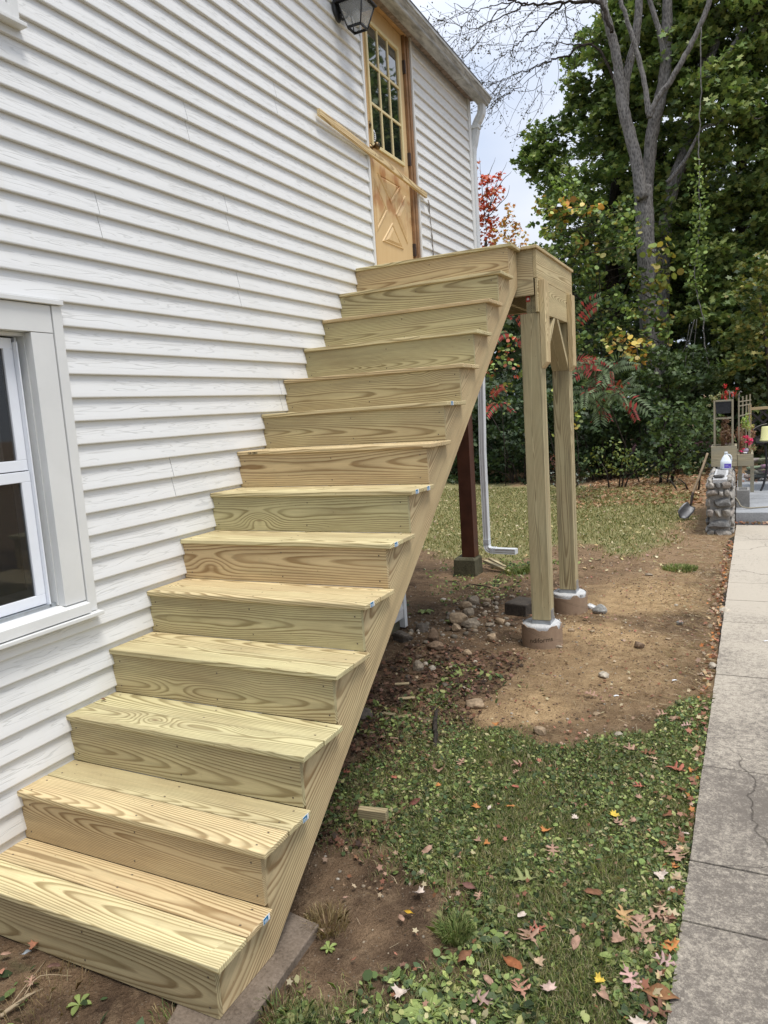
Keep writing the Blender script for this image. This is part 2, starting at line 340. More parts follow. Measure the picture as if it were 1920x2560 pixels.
def stone_mat(name):
    k = MK(name, .85, .2); o = k.obco(); n = k.noise(o, 14, 5, .65); n2 = k.noise(o, 60, 3, .6); c = k.mix(1, k.ocol(), k.ramp(n, (.3, .62), (.7, 1.25)), 'MULTIPLY')
    c = k.mix(1, c, k.ramp(n2, (.3, .8), (.7, 1.12)), 'MULTIPLY'); k.base(c); k.bump(k.math('ADD', n, k.math('MULTIPLY', n2, .4)), .006); return k.m
M_STONE = stone_mat('fieldstone')
def attr_mat(name, rough=.6, trans=.25, spec=.25, nscale=0):
    k = MK(name, rough, spec); c = k.attr(); k.base(c)
    if trans:
        tr = k.n('ShaderNodeBsdfTranslucent'); k.i(tr.inputs[0], k.mix(1, c, (1.3, 1.35, .8), 'MULTIPLY')); mx = k.n('ShaderNodeMixShader'); mx.inputs[0].default_value = trans
        k.t.links.new(k.b.outputs[0], mx.inputs[1]); k.t.links.new(tr.outputs[0], mx.inputs[2]); k.t.links.new(mx.outputs[0], k.t.nodes['Material Output'].inputs[0])
    return k.m
M_LEAF = attr_mat('leaf_foliage', .5, .25, .35); M_GRASS = attr_mat('grass_blade', .6, .2, .2); M_DEAD = attr_mat('litter', .75, .1, .15)
def ocol_mat(name, rough=.7, nscale=30, amt=.35):
    k = MK(name, rough, .2); o = k.obco(); n = k.noise(o, nscale, 4, .6); k.base(k.mix(1, k.ocol(), k.ramp(n, (.3, 1-amt), (.7, 1+amt*.5)), 'MULTIPLY')); k.bump(n, .001); return k.m
M_OC = ocol_mat('coloured_surface'); M_FALL = ocol_mat('dry_leaf', .7, 45, .35)
def bark(name, a, b):
    k = MK(name, .9, .1); p = k.pos(); v = k.noise(k.sc(p, (12, 12, 5)), 2.6, 5, .75, .4); v2 = k.vor(k.sc(p, (18, 18, 7)), 1.8)
    f = k.math('ADD', k.math('MULTIPLY', v, .7), k.math('MULTIPLY', v2, .4)); k.base(k.mix(k.ramp(f, (.35, 0.), (.65, 1.)), a, b)); k.bump(f, .03, 1); return k.m
M_BARK = bark('grey_bark', (.075, .070, .066), (.24, .225, .21)); M_BARKD = bark('dark_bark', (.02, .017, .014), (.07, .058, .048))

def ground_mat():
    k = MK('ground_soil', .95, .08); p = k.pos(); z = k.sepx(k.attr('Col')); G, S, T = z[0], z[1], z[2]
    n = k.noise(p, 3.2, 5, .6); nf = k.noise(p, 34, 5, .7); nn = k.noise(p, 150, 3, .7); mid = k.noise(p, 11, 4, .65)
    dirt = k.mix(k.ramp(n, (.35, 0.), (.68, 1.)), (.080, .052, .034), (.25, .165, .098)); dirt = k.mix(k.ramp(mid, (.5, 0.), (.72, .6)), dirt, (.35, .245, .15))
    sand = k.mix(mid, (.42, .265, .125), (.66, .47, .265)); lawn = k.mix(nf, (.16, .165, .06), (.46, .40, .20)); gr = k.mix(k.ramp(mid, (.35, 0.), (.65, 1.)), (.055, .058, .027), (.20, .165, .09))
    straw = k.mix(nf, (.20, .125, .07), (.47, .32, .19))
    Y = k.sepx(p)[1]; gcol = k.mix(k.ramp(k.math('MULTIPLY', Y, .1), (.35, 0.), (.6, 1.)), gr, lawn)
    def jit(w, a=.6): return k.ramp(k.math('ADD', w, k.math('MULTIPLY', k.math('SUBTRACT', k.math('ADD', k.math('MULTIPLY', mid, .5), k.math('MULTIPLY', nf, .5)), .5), a)), (.35, 0.), (.65, 1.))
    c = k.mix(k.math('MULTIPLY', S, k.ramp(mid, (.25, .6), (.6, 1.))), dirt, sand); c = k.mix(jit(T, .9), c, straw); c = k.mix(jit(G, .9), c, gcol)
    c = k.mix(1, c, k.ramp(nn, (.3, .72), (.72, 1.3)), 'MULTIPLY'); peb = k.vor(p, 46); c = k.mix(k.ramp(peb, (.10, .5), (.2, 0.)), c, (.28, .23, .17))
    k.base(c); k.bump(k.math('ADD', k.math('ADD', nf, k.math('MULTIPLY', nn, .4)), k.math('MULTIPLY', mid, 1.6)), .032, 1); return k.m
M_GROUND = ground_mat()

# ------------------------------------------------------------------ ground
def path_x(y): return 2.222+.0147*np.clip(y, -2, 12)
def zones(x, y):
    nb = fbm(x, y, 1.6, 3)-.5; nf = fbm(x, y, 6, 9)-.5
    front = 2.2-.24*np.exp(-((x-1.72)/.26)**2)+.62*sstep(1.95, 2.15, x)+nb*.7+nf*.35
    near = sstep(.12, -.12, y-front)*sstep(.62, 1.15, x+nf*.5+nb*.5)
    bare = sstep(1.25, .6, np.hypot((x-1.32)/.30, (y-.52)/.42)+nf*1.1)
    bare2 = sstep(.1, .0, x-1.16-nf*.25)*sstep(1.3, .8, y)
    near = near*(1-bare)*(1-bare2)*sstep(-.25, .05, nb+.33)
    near = np.maximum(near, sstep(.3, .1, np.abs(y-.1-nf))*0)
    lawn = sstep(-.5, .9, y-6.6+nb*2.5+.9*sstep(.2, 1.5, x)*0)*sstep(.35, -.25, x-1.55+nb*.8)*sstep(1.0, -1.4, y-12.4+nb*3-(1.0-np.clip(x, -3, 1))*.6)
    front2 = sstep(.3, -.3, y+.1+nb)*.35*(x < 2.2)
    moss = .8*sstep(.50, .60, fbm(x, y, 3.3, 91))*sstep(.02, -.1, y)*sstep(1.0, .8, x)
    grass = np.clip(np.maximum(np.maximum(near, lawn), moss), 0, 1)
    far = sstep(14, 18, y)*.6
    sand = 1.0*sstep(1.5, .3, np.hypot((x-1.55)/.55, (y-4.95)/1.0)+nb*1.3+nf*.8)+.7*sstep(1.7, .2, np.hypot((x-1.62)/.50, (y-3.2)/.85)+nb*1.3+nf*.8)+.65*sstep(1.5, .3, np.hypot((x-1.25)/.26, (y-2.34)/.20)+nf*1.2+nb)
    straw = np.maximum(sstep(5.2, 6.6, y+nb)*sstep(1.05, 1.8, x+nb*.8), .9*sstep(9.5, 11.5, y+nb*2+np.clip(x, -3, 1.5)*.8))
    straw = np.maximum(straw, .55*sstep(4.6, 6.2, y+nb*1.5)); straw = np.maximum(straw, .5*sstep(.18, .02, np.abs(x-path_x(y)+.08))*sstep(2.6, 3.4, y))
    return grass, np.clip(sand, 0, 1), np.clip(straw, 0, 1)
def gz(x, y):
    x = np.asarray(x, float); y = np.asarray(y, float)
    z = -.018+(fbm(x, y, 1.3, 21)-.5)*.035+(fbm(x, y, 9, 31)-.5)*.016*sstep(9, 6, y)
    z = z-.075*sstep(.9, -.2, x)*sstep(3.2, 5.0, y)+.10*sstep(9.5, 15, y)
    return z+.026*sstep(-.45, -.05, y)*sstep(.14, .03, y)*sstep(1.0, .85, x)
def axis_pts(segs):
    o = []
    for a, b, s in segs: o += list(np.arange(a, b, s))
    return np.array(o+[segs[-1][1]])
gx = axis_pts([(-260, -60, 40), (-60, -12, 6), (-12, -3, .6), (-3, -.4, .12), (-.4, 2.6, .03), (2.6, 6, .2), (6, 20, 1.4), (20, 60, 8), (60, 260, 40)])
gy = axis_pts([(-200, -20, 30), (-20, -3, 2), (-3, -.6, .2), (-.6, 3.2, .03), (3.2, 6.5, .045), (6.5, 14, .14), (14, 30, .9), (30, 90, 8), (90, 400, 40)])
GX, GY = np.meshgrid(gx, gy); X_, Y_ = GX.ravel(), GY.ravel(); g_, s_, t_ = zones(X_, Y_)
V = np.stack([X_, Y_, gz(X_, Y_)], 1); nx, ny = len(gx), len(gy)
ii, jj = np.meshgrid(np.arange(nx-1), np.arange(ny-1)); a = (jj*nx+ii).ravel(); F = np.stack([a, a+1, a+1+nx, a+nx], 1)
me = mesh_np('ground', V, F.ravel(), np.arange(len(F))*4, np.full(len(F), 4), np.stack([g_, s_, t_], 1), True)
ground = tag(obj('ground', me, M_GROUND), 'bare brown soil and patchy lawn beside the stairs', None, None, 'structure')

# path slabs
path = empty('path', (2.6, 3, 0), 'long weathered concrete path of joined slabs along the right edge', None, None, 'structure')
ys = [-1.2, -.45, .25, .903, 1.24, 1.987, 3.183, 4.294, 4.91, 5.503, 6.655, 7.6, 8.55]
for i in range(len(ys)-1):
    y0, y1 = ys[i]+.004, ys[i+1]-.004; x0, x1 = path_x(y0), path_x(y1)
    bm = bmesh.new(); n = 14; dz = (rs.rand()-.5)*.003
    edge = [(x0+(x1-x0)*t/n+(rs.rand()-.5)*.0035, y0+(y1-y0)*t/n) for t in range(n+1)]
    pts = edge+[(4.1, y1), (4.1, y0)]
    o = prism('slab', pts, 'z', -.09, .004+dz, M_PATH, path, .004)
box('joint_bed', 2.27, 4.08, -1.19, 8.53, -.10, -.012, M_JOINT, path)
# ------------------------------------------------------------------ house
house = empty('house', (-3.5, 0, 0), 'two-storey house clad in white wood-grain siding with a raised side door', 'house')
H0, PZ = 1.159, .0937
WX = -.014
HY0, HY1 = -4.0, 5.86
door_y0, door_y1 = 3.572, 4.47
win1 = (-.62, .652, .955, 2.17); win2 = (-.62, .625, 3.185, 4.4)
# sheathing with real openings
def wall_boxes():
    L_ = []
    L_ += [(-.16, WX, HY0, win1[0], .06, 4.68), (-.16, WX, win1[0], win1[1], .06, win1[2]), (-.16, WX, win1[0], win1[1], win1[3], win2[2]), (-.16, WX, win1[0], win1[1], win2[3], 4.68)]
    L_ += [(-.16, WX, win1[1], 3.55, .06, 4.68), (-.16, WX, 3.55, 4.49, 2.45, 2.68), (-.16, WX, 4.49, 5.90, 2.45, 4.68), (-.16, WX, 3.55, 3.70, .06, 2.45)]
    return L_
boxes('wall', wall_boxes(), M_TRIM, house)
box('end_wall', -7, -.161, 3.56, 3.70, .0, 2.45, M_TRIM, house)
box('rear_wall', -7, -.161, 5.76, 5.90, 2.45, 4.68, M_TRIM, house)
box('front_wall', -7, -.161, HY0, HY0+.14, .06, 4.68, M_TRIM, house)
box('foundation', -6.9, -.03, HY0+.05, 3.66, -.2, .058, M_PEDC, house)
box('overhang_ceiling', -6.98, -.162, 3.705, 5.755, 2.45, 2.6, M_TRIM, house)
boxes('room_shell', [(-1.6, -1.5, -1.5, 5.6, .1, 4.6)], M_INT, house)
box('room_floor', -1.49, -.17, -1.5, 5.6, 2.40, 2.44, M_INT, house) if False else None
# courses: bottom lip, face, tucked top
def course(y0, y1, k, bottom=None):
    z = H0+PZ*k; t = z+PZ+.004
    prof = [(WX+.001, t), (WX+.002, z+.012), (WX+.004, z+.0005), (.0095, z), (.0124, z+.0012), (.0131, z+.005), (.0110, z+.018), (-.0045, t-.004), (-.006, t)]
    P = [(x, zz) for x, zz in prof]
    ob = prism('siding_board', P, 'y', y0, y1, M_SIDE, house, 0, None, (rs.rand(), 0, 0, 1))
    return ob
seams = {20: 1.59, 21: 1.59, 14: .965, 15: .965, 16: 1.842, 17: 1.842, 12: 1.888, 13: 1.888, 2: 1.24, 3: 1.24, 24: 2.4, 25: 2.4, 28: 1.1, 29: 1.1, 6: 2.2, 7: 2.2}
for k in range(-11, 38):
    z = H0+PZ*k; zt = z+PZ
    if zt > 4.70: break
    spans = [(HY0, 5.835)]
    if zt > 2.66: spans = [(HY0, 3.545), (4.475, 5.835)]
    elif zt > 2.46: spans = [(HY0, 5.835)]
    else: spans = [(HY0, 3.66)]
    res_ = []
    for a, b in spans:
        cuts = []
        if z < 2.18 and zt > 1.0: cuts.append((-.67, .70))
        if z < 4.4 and zt > 3.25: cuts.append((-.67, .648))
        cur = [(a, b)]
        for c0, c1 in cuts:
            nw = []
            for p, q in cur:
                if q <= c0 or p >= c1: nw.append((p, q))
                else:
                    if p < c0: nw.append((p, c0))
                    if q > c1: nw.append((c1, q))
            cur = nw
        res_ += cur
    for a, b in res_:
        if k in seams and a < seams[k] < b: course(a, seams[k]-.0032, k); course(seams[k], b, k)
        else: course(a, b, k)
box('starter_trim', -.013, .006, HY0, 3.66, .062, .126, M_SIDE, house)
box('corner_board', -.05, .016, 3.662, 3.712, -.02, 2.44, M_TRIM, house, .002)
box('corner_board', -.05, .018, 5.838, 5.905, 2.44, 4.675, M_TRIM, house, .003)
box('rim_beam', -.20, -.02, 3.715, 5.86, 2.20, 2.437, M_BROWNP, house, .003)
box('support_post', -.245, -.105, 5.72, 5.86, .112, 2.198, M_BROWNP, house, .004)
box('support_post', -6.9, -6.76, 5.72, 5.86, .112, 2.44, M_BROWNP, house, .004)
def pedestal(cx, cy, parent):
    bm = bmesh.new(); V = []
    for z, h in ((-.2, .125), (.085, .118), (.111, .095)):
        V.append([bm.verts.new((cx+sx*h, cy+sy*h, z)) for sx, sy in ((-1, -1), (1, -1), (1, 1), (-1, 1))])
    for a, b in zip(V, V[1:]):
        for k in range(4): bm.faces.new([a[k], a[(k+1) % 4], b[(k+1) % 4], b[k]])
    bm.faces.new(V[-1]); bm.faces.new(V[0][::-1]); return obj('pedestal', bm_done(bm, 'pedestal', .006), M_PEDC, parent)
pedestal(-.21, 5.80, house); pedestal(-6.83, 5.80, house)
# roof edge, fascia, gutter
box('fascia', .001, .074, HY0-.1, 5.93, 4.640, 4.86, plain('peeling_fascia', (.34, .27, .23), .8, .2, nscale=30, amt=.55, bump=.003), house, .002)
rf = MK('asphalt_shingle', .9, .1); pp = rf.pos(); rf.base(rf.mix(rf.noise(pp, 40, 3), (.05, .05, .05), (.11, .105, .1))); rf.bump(rf.noise(pp, 60, 3), .003)
roof = prism('roof', [(.12, 4.76), (.12, 4.80), (-3.6, 6.6), (-7.2, 4.8), (-7.2, 4.72), (-3.6, 6.5)], 'y', HY0-.2, 6.0, rf.m, house)
gp = [(.078, 4.598), (.156, 4.600), (.164, 4.606), (.168, 4.622), (.186, 4.642), (.190, 4.652), (.199, 4.656), (.200, 4.674), (.193, 4.676), (.192, 4.662), (.182, 4.656), (.160, 4.626), (.150, 4.606), (.083, 4.604), (.082, 4.74), (.078, 4.74)]
prism('gutter', gp, 'y', HY0, 6.03, M_GUTTER, house, .0008)
prism('gutter_end_cap', [(.0785, 4.5985), (.156, 4.6005), (.168, 4.622), (.186, 4.642), (.199, 4.656), (.199, 4.675), (.0785, 4.735)], 'y', 6.030, 6.034, M_GUTTER, house)
tubes('gutter_seam', [([(.079, y, 4.596), (.158, y, 4.598), (.188, y, 4.64), (.2, y, 4.676)], [.003]*4) for y in (5.3,)], M_GUTTER, house, 5)
# downspout: rectangular section swept along a line
def spout(name, pts, w, d, mat, parent, ribs=True):
    bm = bmesh.new(); rings = []
    sec = []
    for s0, (ax, ay, bx, by) in enumerate(((-1, -1, 1, -1), (1, -1, 1, 1), (1, 1, -1, 1), (-1, 1, -1, -1))):
        for t in range(5):
            f = t/5; x = ax+(bx-ax)*f; y = ay+(by-ay)*f; c = .93 if t in (2, 4) else 1.0
            sec.append((x*w/2*(c if abs(x) > .99 else 1), y*d/2*(c if abs(y) > .99 else 1)))
    P = [Vector(p) for p in pts]
    for i, p in enumerate(P):
        t = (P[min(i+1, len(P)-1)]-P[max(i-1, 0)]).normalized(); sy = Vector((0, 1, 0)); sx = sy.cross(t).normalized(); sy = t.cross(sx)
        s = 1+(.05 if (ribs and i % 2 and 0 < i < len(P)-1) else 0)
        rings.append([bm.verts.new(p+sx*(a*s)+sy*(b*s)) for a, b in sec])
    for a, b in zip(rings, rings[1:]):
        for k in range(20): bm.faces.new([a[k], a[(k+1) % 20], b[(k+1) % 20], b[k]])
    bm.faces.new(rings[0]); bm.faces.new(rings[-1][::-1])
    return obj(name, bm_done(bm, name), mat, parent)
M_DS = plain('white_downspout', (.66, .68, .69), .35, .45, nscale=6, amt=.1, bump=0)
dpts = [(.115, 5.955, 4.60), (.115, 5.955, 4.55), (.113, 5.955, 4.53), (.108, 5.955, 4.515), (.10, 5.955, 4.50), (.075, 5.955, 4.46), (.06, 5.955, 4.44), (.052, 5.955, 4.42), (.047, 5.955, 4.40), (.045, 5.955, 4.37), (.040, 5.95, 4.34), (.022, 5.945, 4.26), (.012, 5.943, 4.22), (.006, 5.94, 4.19), (.004, 5.94, 4.15)]
ds = spout('downspout', dpts, .058, .078, M_DS, house)
spout('downspout', [(.004, 5.94, 4.15), (.004, 5.94, 3.2), (.0, 5.94, 2.4), (-.035, 5.94, 1.2), (-.035, 5.94, .21), (-.03, 5.935, .185), (-.018, 5.93, .168), (.0, 5.925, .158), (.03, 5.92, .152), (.30, 5.88, .155)], .056, .078, M_DS, house, False)
box('downspout_strap', -.02, .085, 5.905, 5.997, 4.385, 4.415, M_DS, house, .002)
for zz in (.245, .23, .215, .2): pass
boxes('elbow_rib', [(-.066, -.004, 5.897, 5.983, z, z+.004) for z in (.222, .236, .25, .264)]+[(.02+i*.02, .024+i*.02, 5.875, 5.97, .120, .186) for i in range(3)], M_DS, house)
# window (lower left)
def window(w_, parent, lo):
    y0, y1, z0, z1 = w_
    o = obj('window', boxm('window', -.130, -.120, y0+.02, y1-.02, z0+.02, z1-.02), M_INT, parent)
    # channel trim
    [box('channel_trim', .0, .022, a_, b_, z0-.005, z1-.002, M_TRIM, o, .002) for a_, b_ in ((y1+.004, y1+.048), (y0-.048, y0-.004))]
    box('head_flashing', .0, .034, y0-.06, y1+.052, z1, z1+.017, M_TRIM, o, .002)
    box('head_casing', -.02, .018, y0, y1, z1-.107, z1-.003, M_TRIM, o, .0015)
    box('side_casing', -.02, .017, y1-.100, y1, z0+.047, z1-.109, M_TRIM, o, .0015)
    box('side_casing', -.02, .017, y0, y0+.100, z0+.047, z1-.109, M_TRIM, o, .0015)
    boxes('jamb', [(-.075, -.021, y1-.103, y1-.088, z0+.05, z1-.107), (-.075, -.021, y0+.088, y0+.103, z0+.05, z1-.107), (-.075, -.021, y0+.103, y1-.103, z1-.12, z1-.108)], M_TRIM, o)
    prism('sill', [(-.08, z0+.045), (-.01, z0+.048), (.038, z0+.036), (.040, z0-.003), (-.02, z0-.005), (-.08, z0)], 'y', y0-.002, y1+.001, M_TRIM, o, .0015)
    box('sill_flashing', -.01, .050, y0-.05, y1+.056, z0-.024, z0-.008, M_TRIM, o, .003)
    zi0, zi1 = z0+.05, z1-.122; yi0, yi1 = y0+.105, y1-.105; zm = (zi0+zi1)/2-.004
    [box('track', *q_, M_VINYLW, o, .0008) for q_ in [(-.072, -.058, yi1-.012, yi1-.002, zi0, zi1), (-.072, -.030, yi1-.028, yi1-.022, zi0, zi1-.02), (-.072, -.058, yi0+.002, yi0+.012, zi0, zi1), (-.072, -.04, yi0+.022, yi0+.028, zi0, zi1-.02)]]
    box('sill_track', -.072, -.03, yi0, yi1, zi0-.004, zi0+.012, M_GALV, o)
    s = .04
    def sash(a, b, xo):
        f = boxes('sash', [(xo-.02, xo, yi0+.03, yi1-.03, a, a+s), (xo-.02, xo, yi0+.03, yi1-.03, b-s, b), (xo-.02, xo, yi0+.03, yi0+.03+s, a+s, b-s), (xo-.02, xo, yi1-.03-s, yi1-.03, a+s, b-s)], M_VINYLW, o, .002)
        box('pane', xo-.013, xo-.009, yi0+.03+s, yi1-.03-s, a+s, b-s, M_WGLASS, o)
    sash(zi0+.015, zm+.02, -.045); sash(zm-.018, zi1-.005, -.068) if False else sash(zm+.024, zi1-.005, -.050)
    # insect screen frame on the lower half
    boxes('screen_frame', [(-.064, -.060, yi0+.07, yi1-.07, zi0+.055, zi0+.085), (-.064, -.060, yi1-.098, yi1-.07, zi0+.085, zm-.02), (-.064, -.060, yi0+.07, yi0+.098, zi0+.085, zm-.02)], plain('dark_screen_frame', (.05, .05, .055), .5, .3, bump=0), o)
    n = 12
    for i in range(n):
        z = zm+.06+i*(zi1-zm-.1)/n
        b = boxm('blind_slat', -.0905, -.0885, yi0+.06, yi1-.09, -.017, .017)
        obj('blind_slat', b, plain_slat, o, Matrix.Translation((-.012, 0, z)))
    return o
plain_slat = plain('grey_blind_slat', (.17, .17, .165), .6, .2, bump=0)
window(win1, house, True); window(win2, house, False)
# door
dl = boxm('door', -.062, -.030, 3.615, 4.372, 2.70, 4.632, .002)
door = obj('door', dl, M_DOOR, house)
GY0, GY1, GZ0, GZ1 = 3.722, 4.250, 3.640, 4.475
boxes('glazing_frame', [(-.0298, -.014, GY0-.026, GY1+.026, GZ0-.026, GZ0), (-.0298, -.014, GY0-.026, GY1+.026, GZ1, GZ1+.026), (-.0298, -.014, GY0-.026, GY0, GZ0, GZ1), (-.0298, -.014, GY1, GY1+.026, GZ0, GZ1)], M_CREAM, door, .003)
cw = (GY1-GY0)/3; ch = (GZ1-GZ0)/3
for i in (1, 2): box('glazing_bar', -.0295, -.018, GY0+cw*i-.009, GY0+cw*i+.009, GZ0+.0005, GZ1-.0005, M_CREAM, door, .002)
for i in (1, 2): box('glazing_bar', -.0290, -.0185, GY0+.0005, GY1-.0005, GZ0+ch*i-.009, GZ0+ch*i+.009, M_CREAM, door, .002)
pm = boxm('pane', -.001, .001, -cw/2+.009, cw/2-.009, -ch/2+.009, ch/2-.009)
for i in range(3):
    for j in range(3): obj('pane', pm, M_GLASS, door, Matrix.Translation((-.0275, GY0+cw*(i+.5), GZ0+ch*(j+.5))) @ Matrix.Rotation((rs.rand()-.5)*.012, 4, 'Z') @ Matrix.Rotation((rs.rand()-.5)*.01, 4, 'Y'))
# crossbuck panels: four raised triangles with recessed moulding around
def tri_panel(pts):
    c = (sum(p[0] for p in pts)/3, sum(p[1] for p in pts)/3)
    def sc_(f): return [(c[0]+(p[0]-c[0])*f, c[1]+(p[1]-c[1])*f) for p in pts]
    bm = bmesh.new(); lv = []
    for f, x in ((1.0, -.0299), (.93, -.0225), (.84, -.0235), (.78, -.0285), (.5, -.0195)):
        lv.append([bm.verts.new((x, p, q)) for p, q in sc_(f)])
    for a, b in zip(lv, lv[1:]):
        for k in range(3): bm.faces.new([a[k], a[(k+1) % 3], b[(k+1) % 3], b[k]])
    bm.faces.new(lv[-1]); return obj('raised_panel', bm_done(bm, 'raised_panel'), M_DOOR, door)
cyx, czx = 3.985, 3.205
tri_panel([(3.785, 2.958), (4.175, 2.958), (cyx, 3.130)]); tri_panel([(3.765, 3.445), (cyx, 3.270), (4.20, 3.445)])
tri_panel([(3.705, 3.395), (3.705, 3.010), (3.915, czx)]); tri_panel([(4.262, 3.395), (4.055, czx), (4.262, 3.010)])
lathe('deadbolt', [(0.0, .0), (.024, .0), (.026, .004), (.022, .014), (.015, .016), (.014, .022), (0, .023)], Matrix.Translation((-.030, 3.667, 3.750)) @ Matrix.Rotation(math.pi/2, 4, 'Y'), M_BRASS, door)
lathe('knob', [(.0, .0), (.030, 0), (.031, .004), (.012, .010), (.010, .030), (.018, .038), (.027, .050), (.027, .062), (.016, .072), (0, .073)], Matrix.Translation((-.030, 3.690, 3.600)) @ Matrix.Rotation(math.pi/2, 4, 'Y'), M_BRASS, door)
for z in (2.985, 3.695, 4.395): box('hinge', -.0295, -.006, 4.362, 4.392, z-.05, z+.05, M_IRON, door, .002)
# security sticker, flat print on the lowest left pane
def flat_text(name, s, size, M, mat, parent, ext=.0003):
    cu = bpy.data.curves.new(name, 'FONT'); cu.body = s; cu.size = size; cu.extrude = ext; cu.align_x = 'CENTER'; cu.align_y = 'CENTER'
    to = bpy.data.objects.new(name+'_tmp', cu); COL.objects.link(to); dg = bpy.context.evaluated_depsgraph_get(); me_ = bpy.data.meshes.new_from_object(to.evaluated_get(dg)); bpy.data.objects.remove(to)
    me_.name = name; me_.materials.clear(); return obj(name, me_, mat, parent, M)
M_WHITEP = plain('white_paper', (.78, .79, .8), .6, .2, amt=.06, bump=0); M_INK = plain('black_ink', (.015, .014, .013), .7, .1, bump=0)
bm = bmesh.new(); pts = []
for k in range(18):
    a_ = 2*math.pi*k/18; pts.append((3.757+.024*math.cos(a_), 3.700+.045*math.sin(a_)*(.9+.1*math.cos(3*a_))))
prism('sticker', pts, 'x', -.0262, -.0256, M_WHITEP, door)
boxes('sticker_print', [(-.0256, -.0253, 3.741, 3.773, z, z+.006) for z in (3.672, 3.686, 3.700, 3.714)]+[(-.0256, -.0253, 3.748, 3.752, 3.668, 3.73), (-.0256, -.0253, 3.762, 3.766, 3.668, 3.73)], M_INK, door)
# door surround
box('door_jamb', -.061, .004, 3.574, 3.612, 2.682, 4.634, M_GOLD, house, .003)
box('door_jamb', -.061, -.006, 4.374, 4.404, 2.682, 4.634, M_BRJ, house, .003)
box('door_jamb', -.061, .004, 4.405, 4.448, 2.682, 4.634, M_BRJ, house, .003)
box('head_jamb', -.061, .002, 3.574, 4.448, 4.635, 4.679, M_GOLD, house, .003)
box('door_sill', -.061, .01, 3.613, 4.373, 2.683, 2.699, M_BRJ, house, .002)
boxes('door_trim', [(-.013, .016, 3.546, 3.573, 2.682, 4.639), (-.013, .016, 4.449, 4.474, 2.682, 4.639)], M_TRIM, house, .002)
boxes('door_backing', [(-.12, -.065, 3.55, 4.49, 2.68, 4.68)], M_INT, house)
# torn foam strip and marks below the end of the timber strip
tubes('torn_sealant', [([(.012, 4.66, 3.44), (.016, 4.67, 3.40), (.012, 4.668, 3.34)], [.006, .009, .004]), ([(.013, 4.675, 3.36), (.013, 4.70, 3.2), (.013, 4.71, 3.0), (.013, 4.715, 2.75)], [.005, .004, .006, .003]), ([(.014, 4.695, 3.16), (.016, 4.700, 3.12)], [.012, .004])], plain('weathered_sealant', (.30, .27, .24), .9, .1, nscale=60, amt=.6), house, 6, .5)

# timber strip nailed across the door
strip = empty('timber_strip', (.03, 2.9, 3.55), 'slim new pine strip nailed slantwise across the closed door and siding', 'timber strip')
a, b = Vector((.034, 2.835, 3.560)), Vector((.034, 4.565, 3.448))
board('strip', (b-a).length, .040, .022, frame((a+b)/2, b-a, (0, .05, 1)), strip, (.31, .05, .62, 1), M_WOOD, .002)
boxes('nail', [(.0445, .0465, 3.598, 3.604, 3.506, 3.512), (.0445, .0465, 4.43, 4.436, 3.462, 3.468)], M_BLACK, strip)

# ------------------------------------------------------------------ wall lantern
lamp = empty('wall_lantern', (.0, 3.26, 4.30), 'black metal carriage lantern with frosted panes on the wall beside the door', 'wall lamp')
LY, LX = 3.262, .135
bp = lathe('backplate', [(0, 0), (.052, 0), (.056, .006), (.048, .016), (.03, .022), (0, .023)], Matrix.Translation((.012, 3.215, 4.315)) @ Matrix.Rotation(math.pi/2, 4, 'Y') @ Matrix.Diagonal((1.45, 1, 1, 1)), M_BLACK, lamp)
tubes('arm', [([(.03, 3.215, 4.28), (.05, 3.225, 4.25), (.075, 3.24, 4.27), (.08, LY, 4.31)], [.011, .009, .009, .01])], M_BLACK, lamp)
def ring4(z, h): return [Vector((LX+sx*h, LY+sy*h, z)) for sx, sy in ((-1, -1), (1, -1), (1, 1), (-1, 1))]
top, bot = ring4(4.330, .088), ring4(4.185, .047)
bars = []
for k in range(4):
    bars += [([top[k], bot[k]], [.0055, .0045]), ([top[k], top[(k+1) % 4]], [.006, .006]), ([bot[k], bot[(k+1) % 4]], [.0055, .0055])]
tubes('cage', bars, M_BLACK, lamp, 4)
for k in range(4):
    c = sum((top[k], top[(k+1) % 4], bot[k], bot[(k+1) % 4]), Vector())/4; n = (c-Vector((LX, LY, c.z))).normalized()*.002
    v = [top[k]*.98+c*.02, top[(k+1) % 4]*.98+c*.02, bot[(k+1) % 4]*.98+c*.02, bot[k]*.98+c*.02]
    obj('lamp_pane', mesh_pd('lamp_pane', [p+n*0 for p in v]+[p-n for p in v], [(0, 1, 2, 3), (7, 6, 5, 4), (0, 4, 5, 1), (1, 5, 6, 2), (2, 6, 7, 3), (3, 7, 4, 0)]), M_LGLASS, lamp)
# scalloped lower edge
tubes('scallop_trim', [([bot[k].lerp(bot[(k+1) % 4], t/8)+Vector((0, 0, .012)), bot[k].lerp(bot[(k+1) % 4], (t+.5)/8)+Vector((0, 0, .004))], [.006, .006]) for k in range(4) for t in range(8)], M_BLACK, lamp, 5)
bm = bmesh.new(); R_ = [[bm.verts.new(p) for p in ring4(z, h)] for z, h in ((4.332, .104), (4.342, .106), (4.352, .090), (4.392, .050), (4.402, .030))]
for a_, b_ in zip(R_, R_[1:]):
    for k in range(4): bm.faces.new([a_[k], a_[(k+1) % 4], b_[(k+1) % 4], b_[k]])
bm.faces.new(R_[0][::-1]); bm.faces.new(R_[-1]); obj('lamp_roof', bm_done(bm, 'lamp_roof', .002), M_BLACK, lamp)
lathe('finial', [(0, 0), (.034, 0), (.040, .010), (.030, .020), (.036, .030), (.018, .044), (.008, .06), (0, .062)], Matrix.Translation((LX, LY, 4.402)), M_BLACK, lamp)
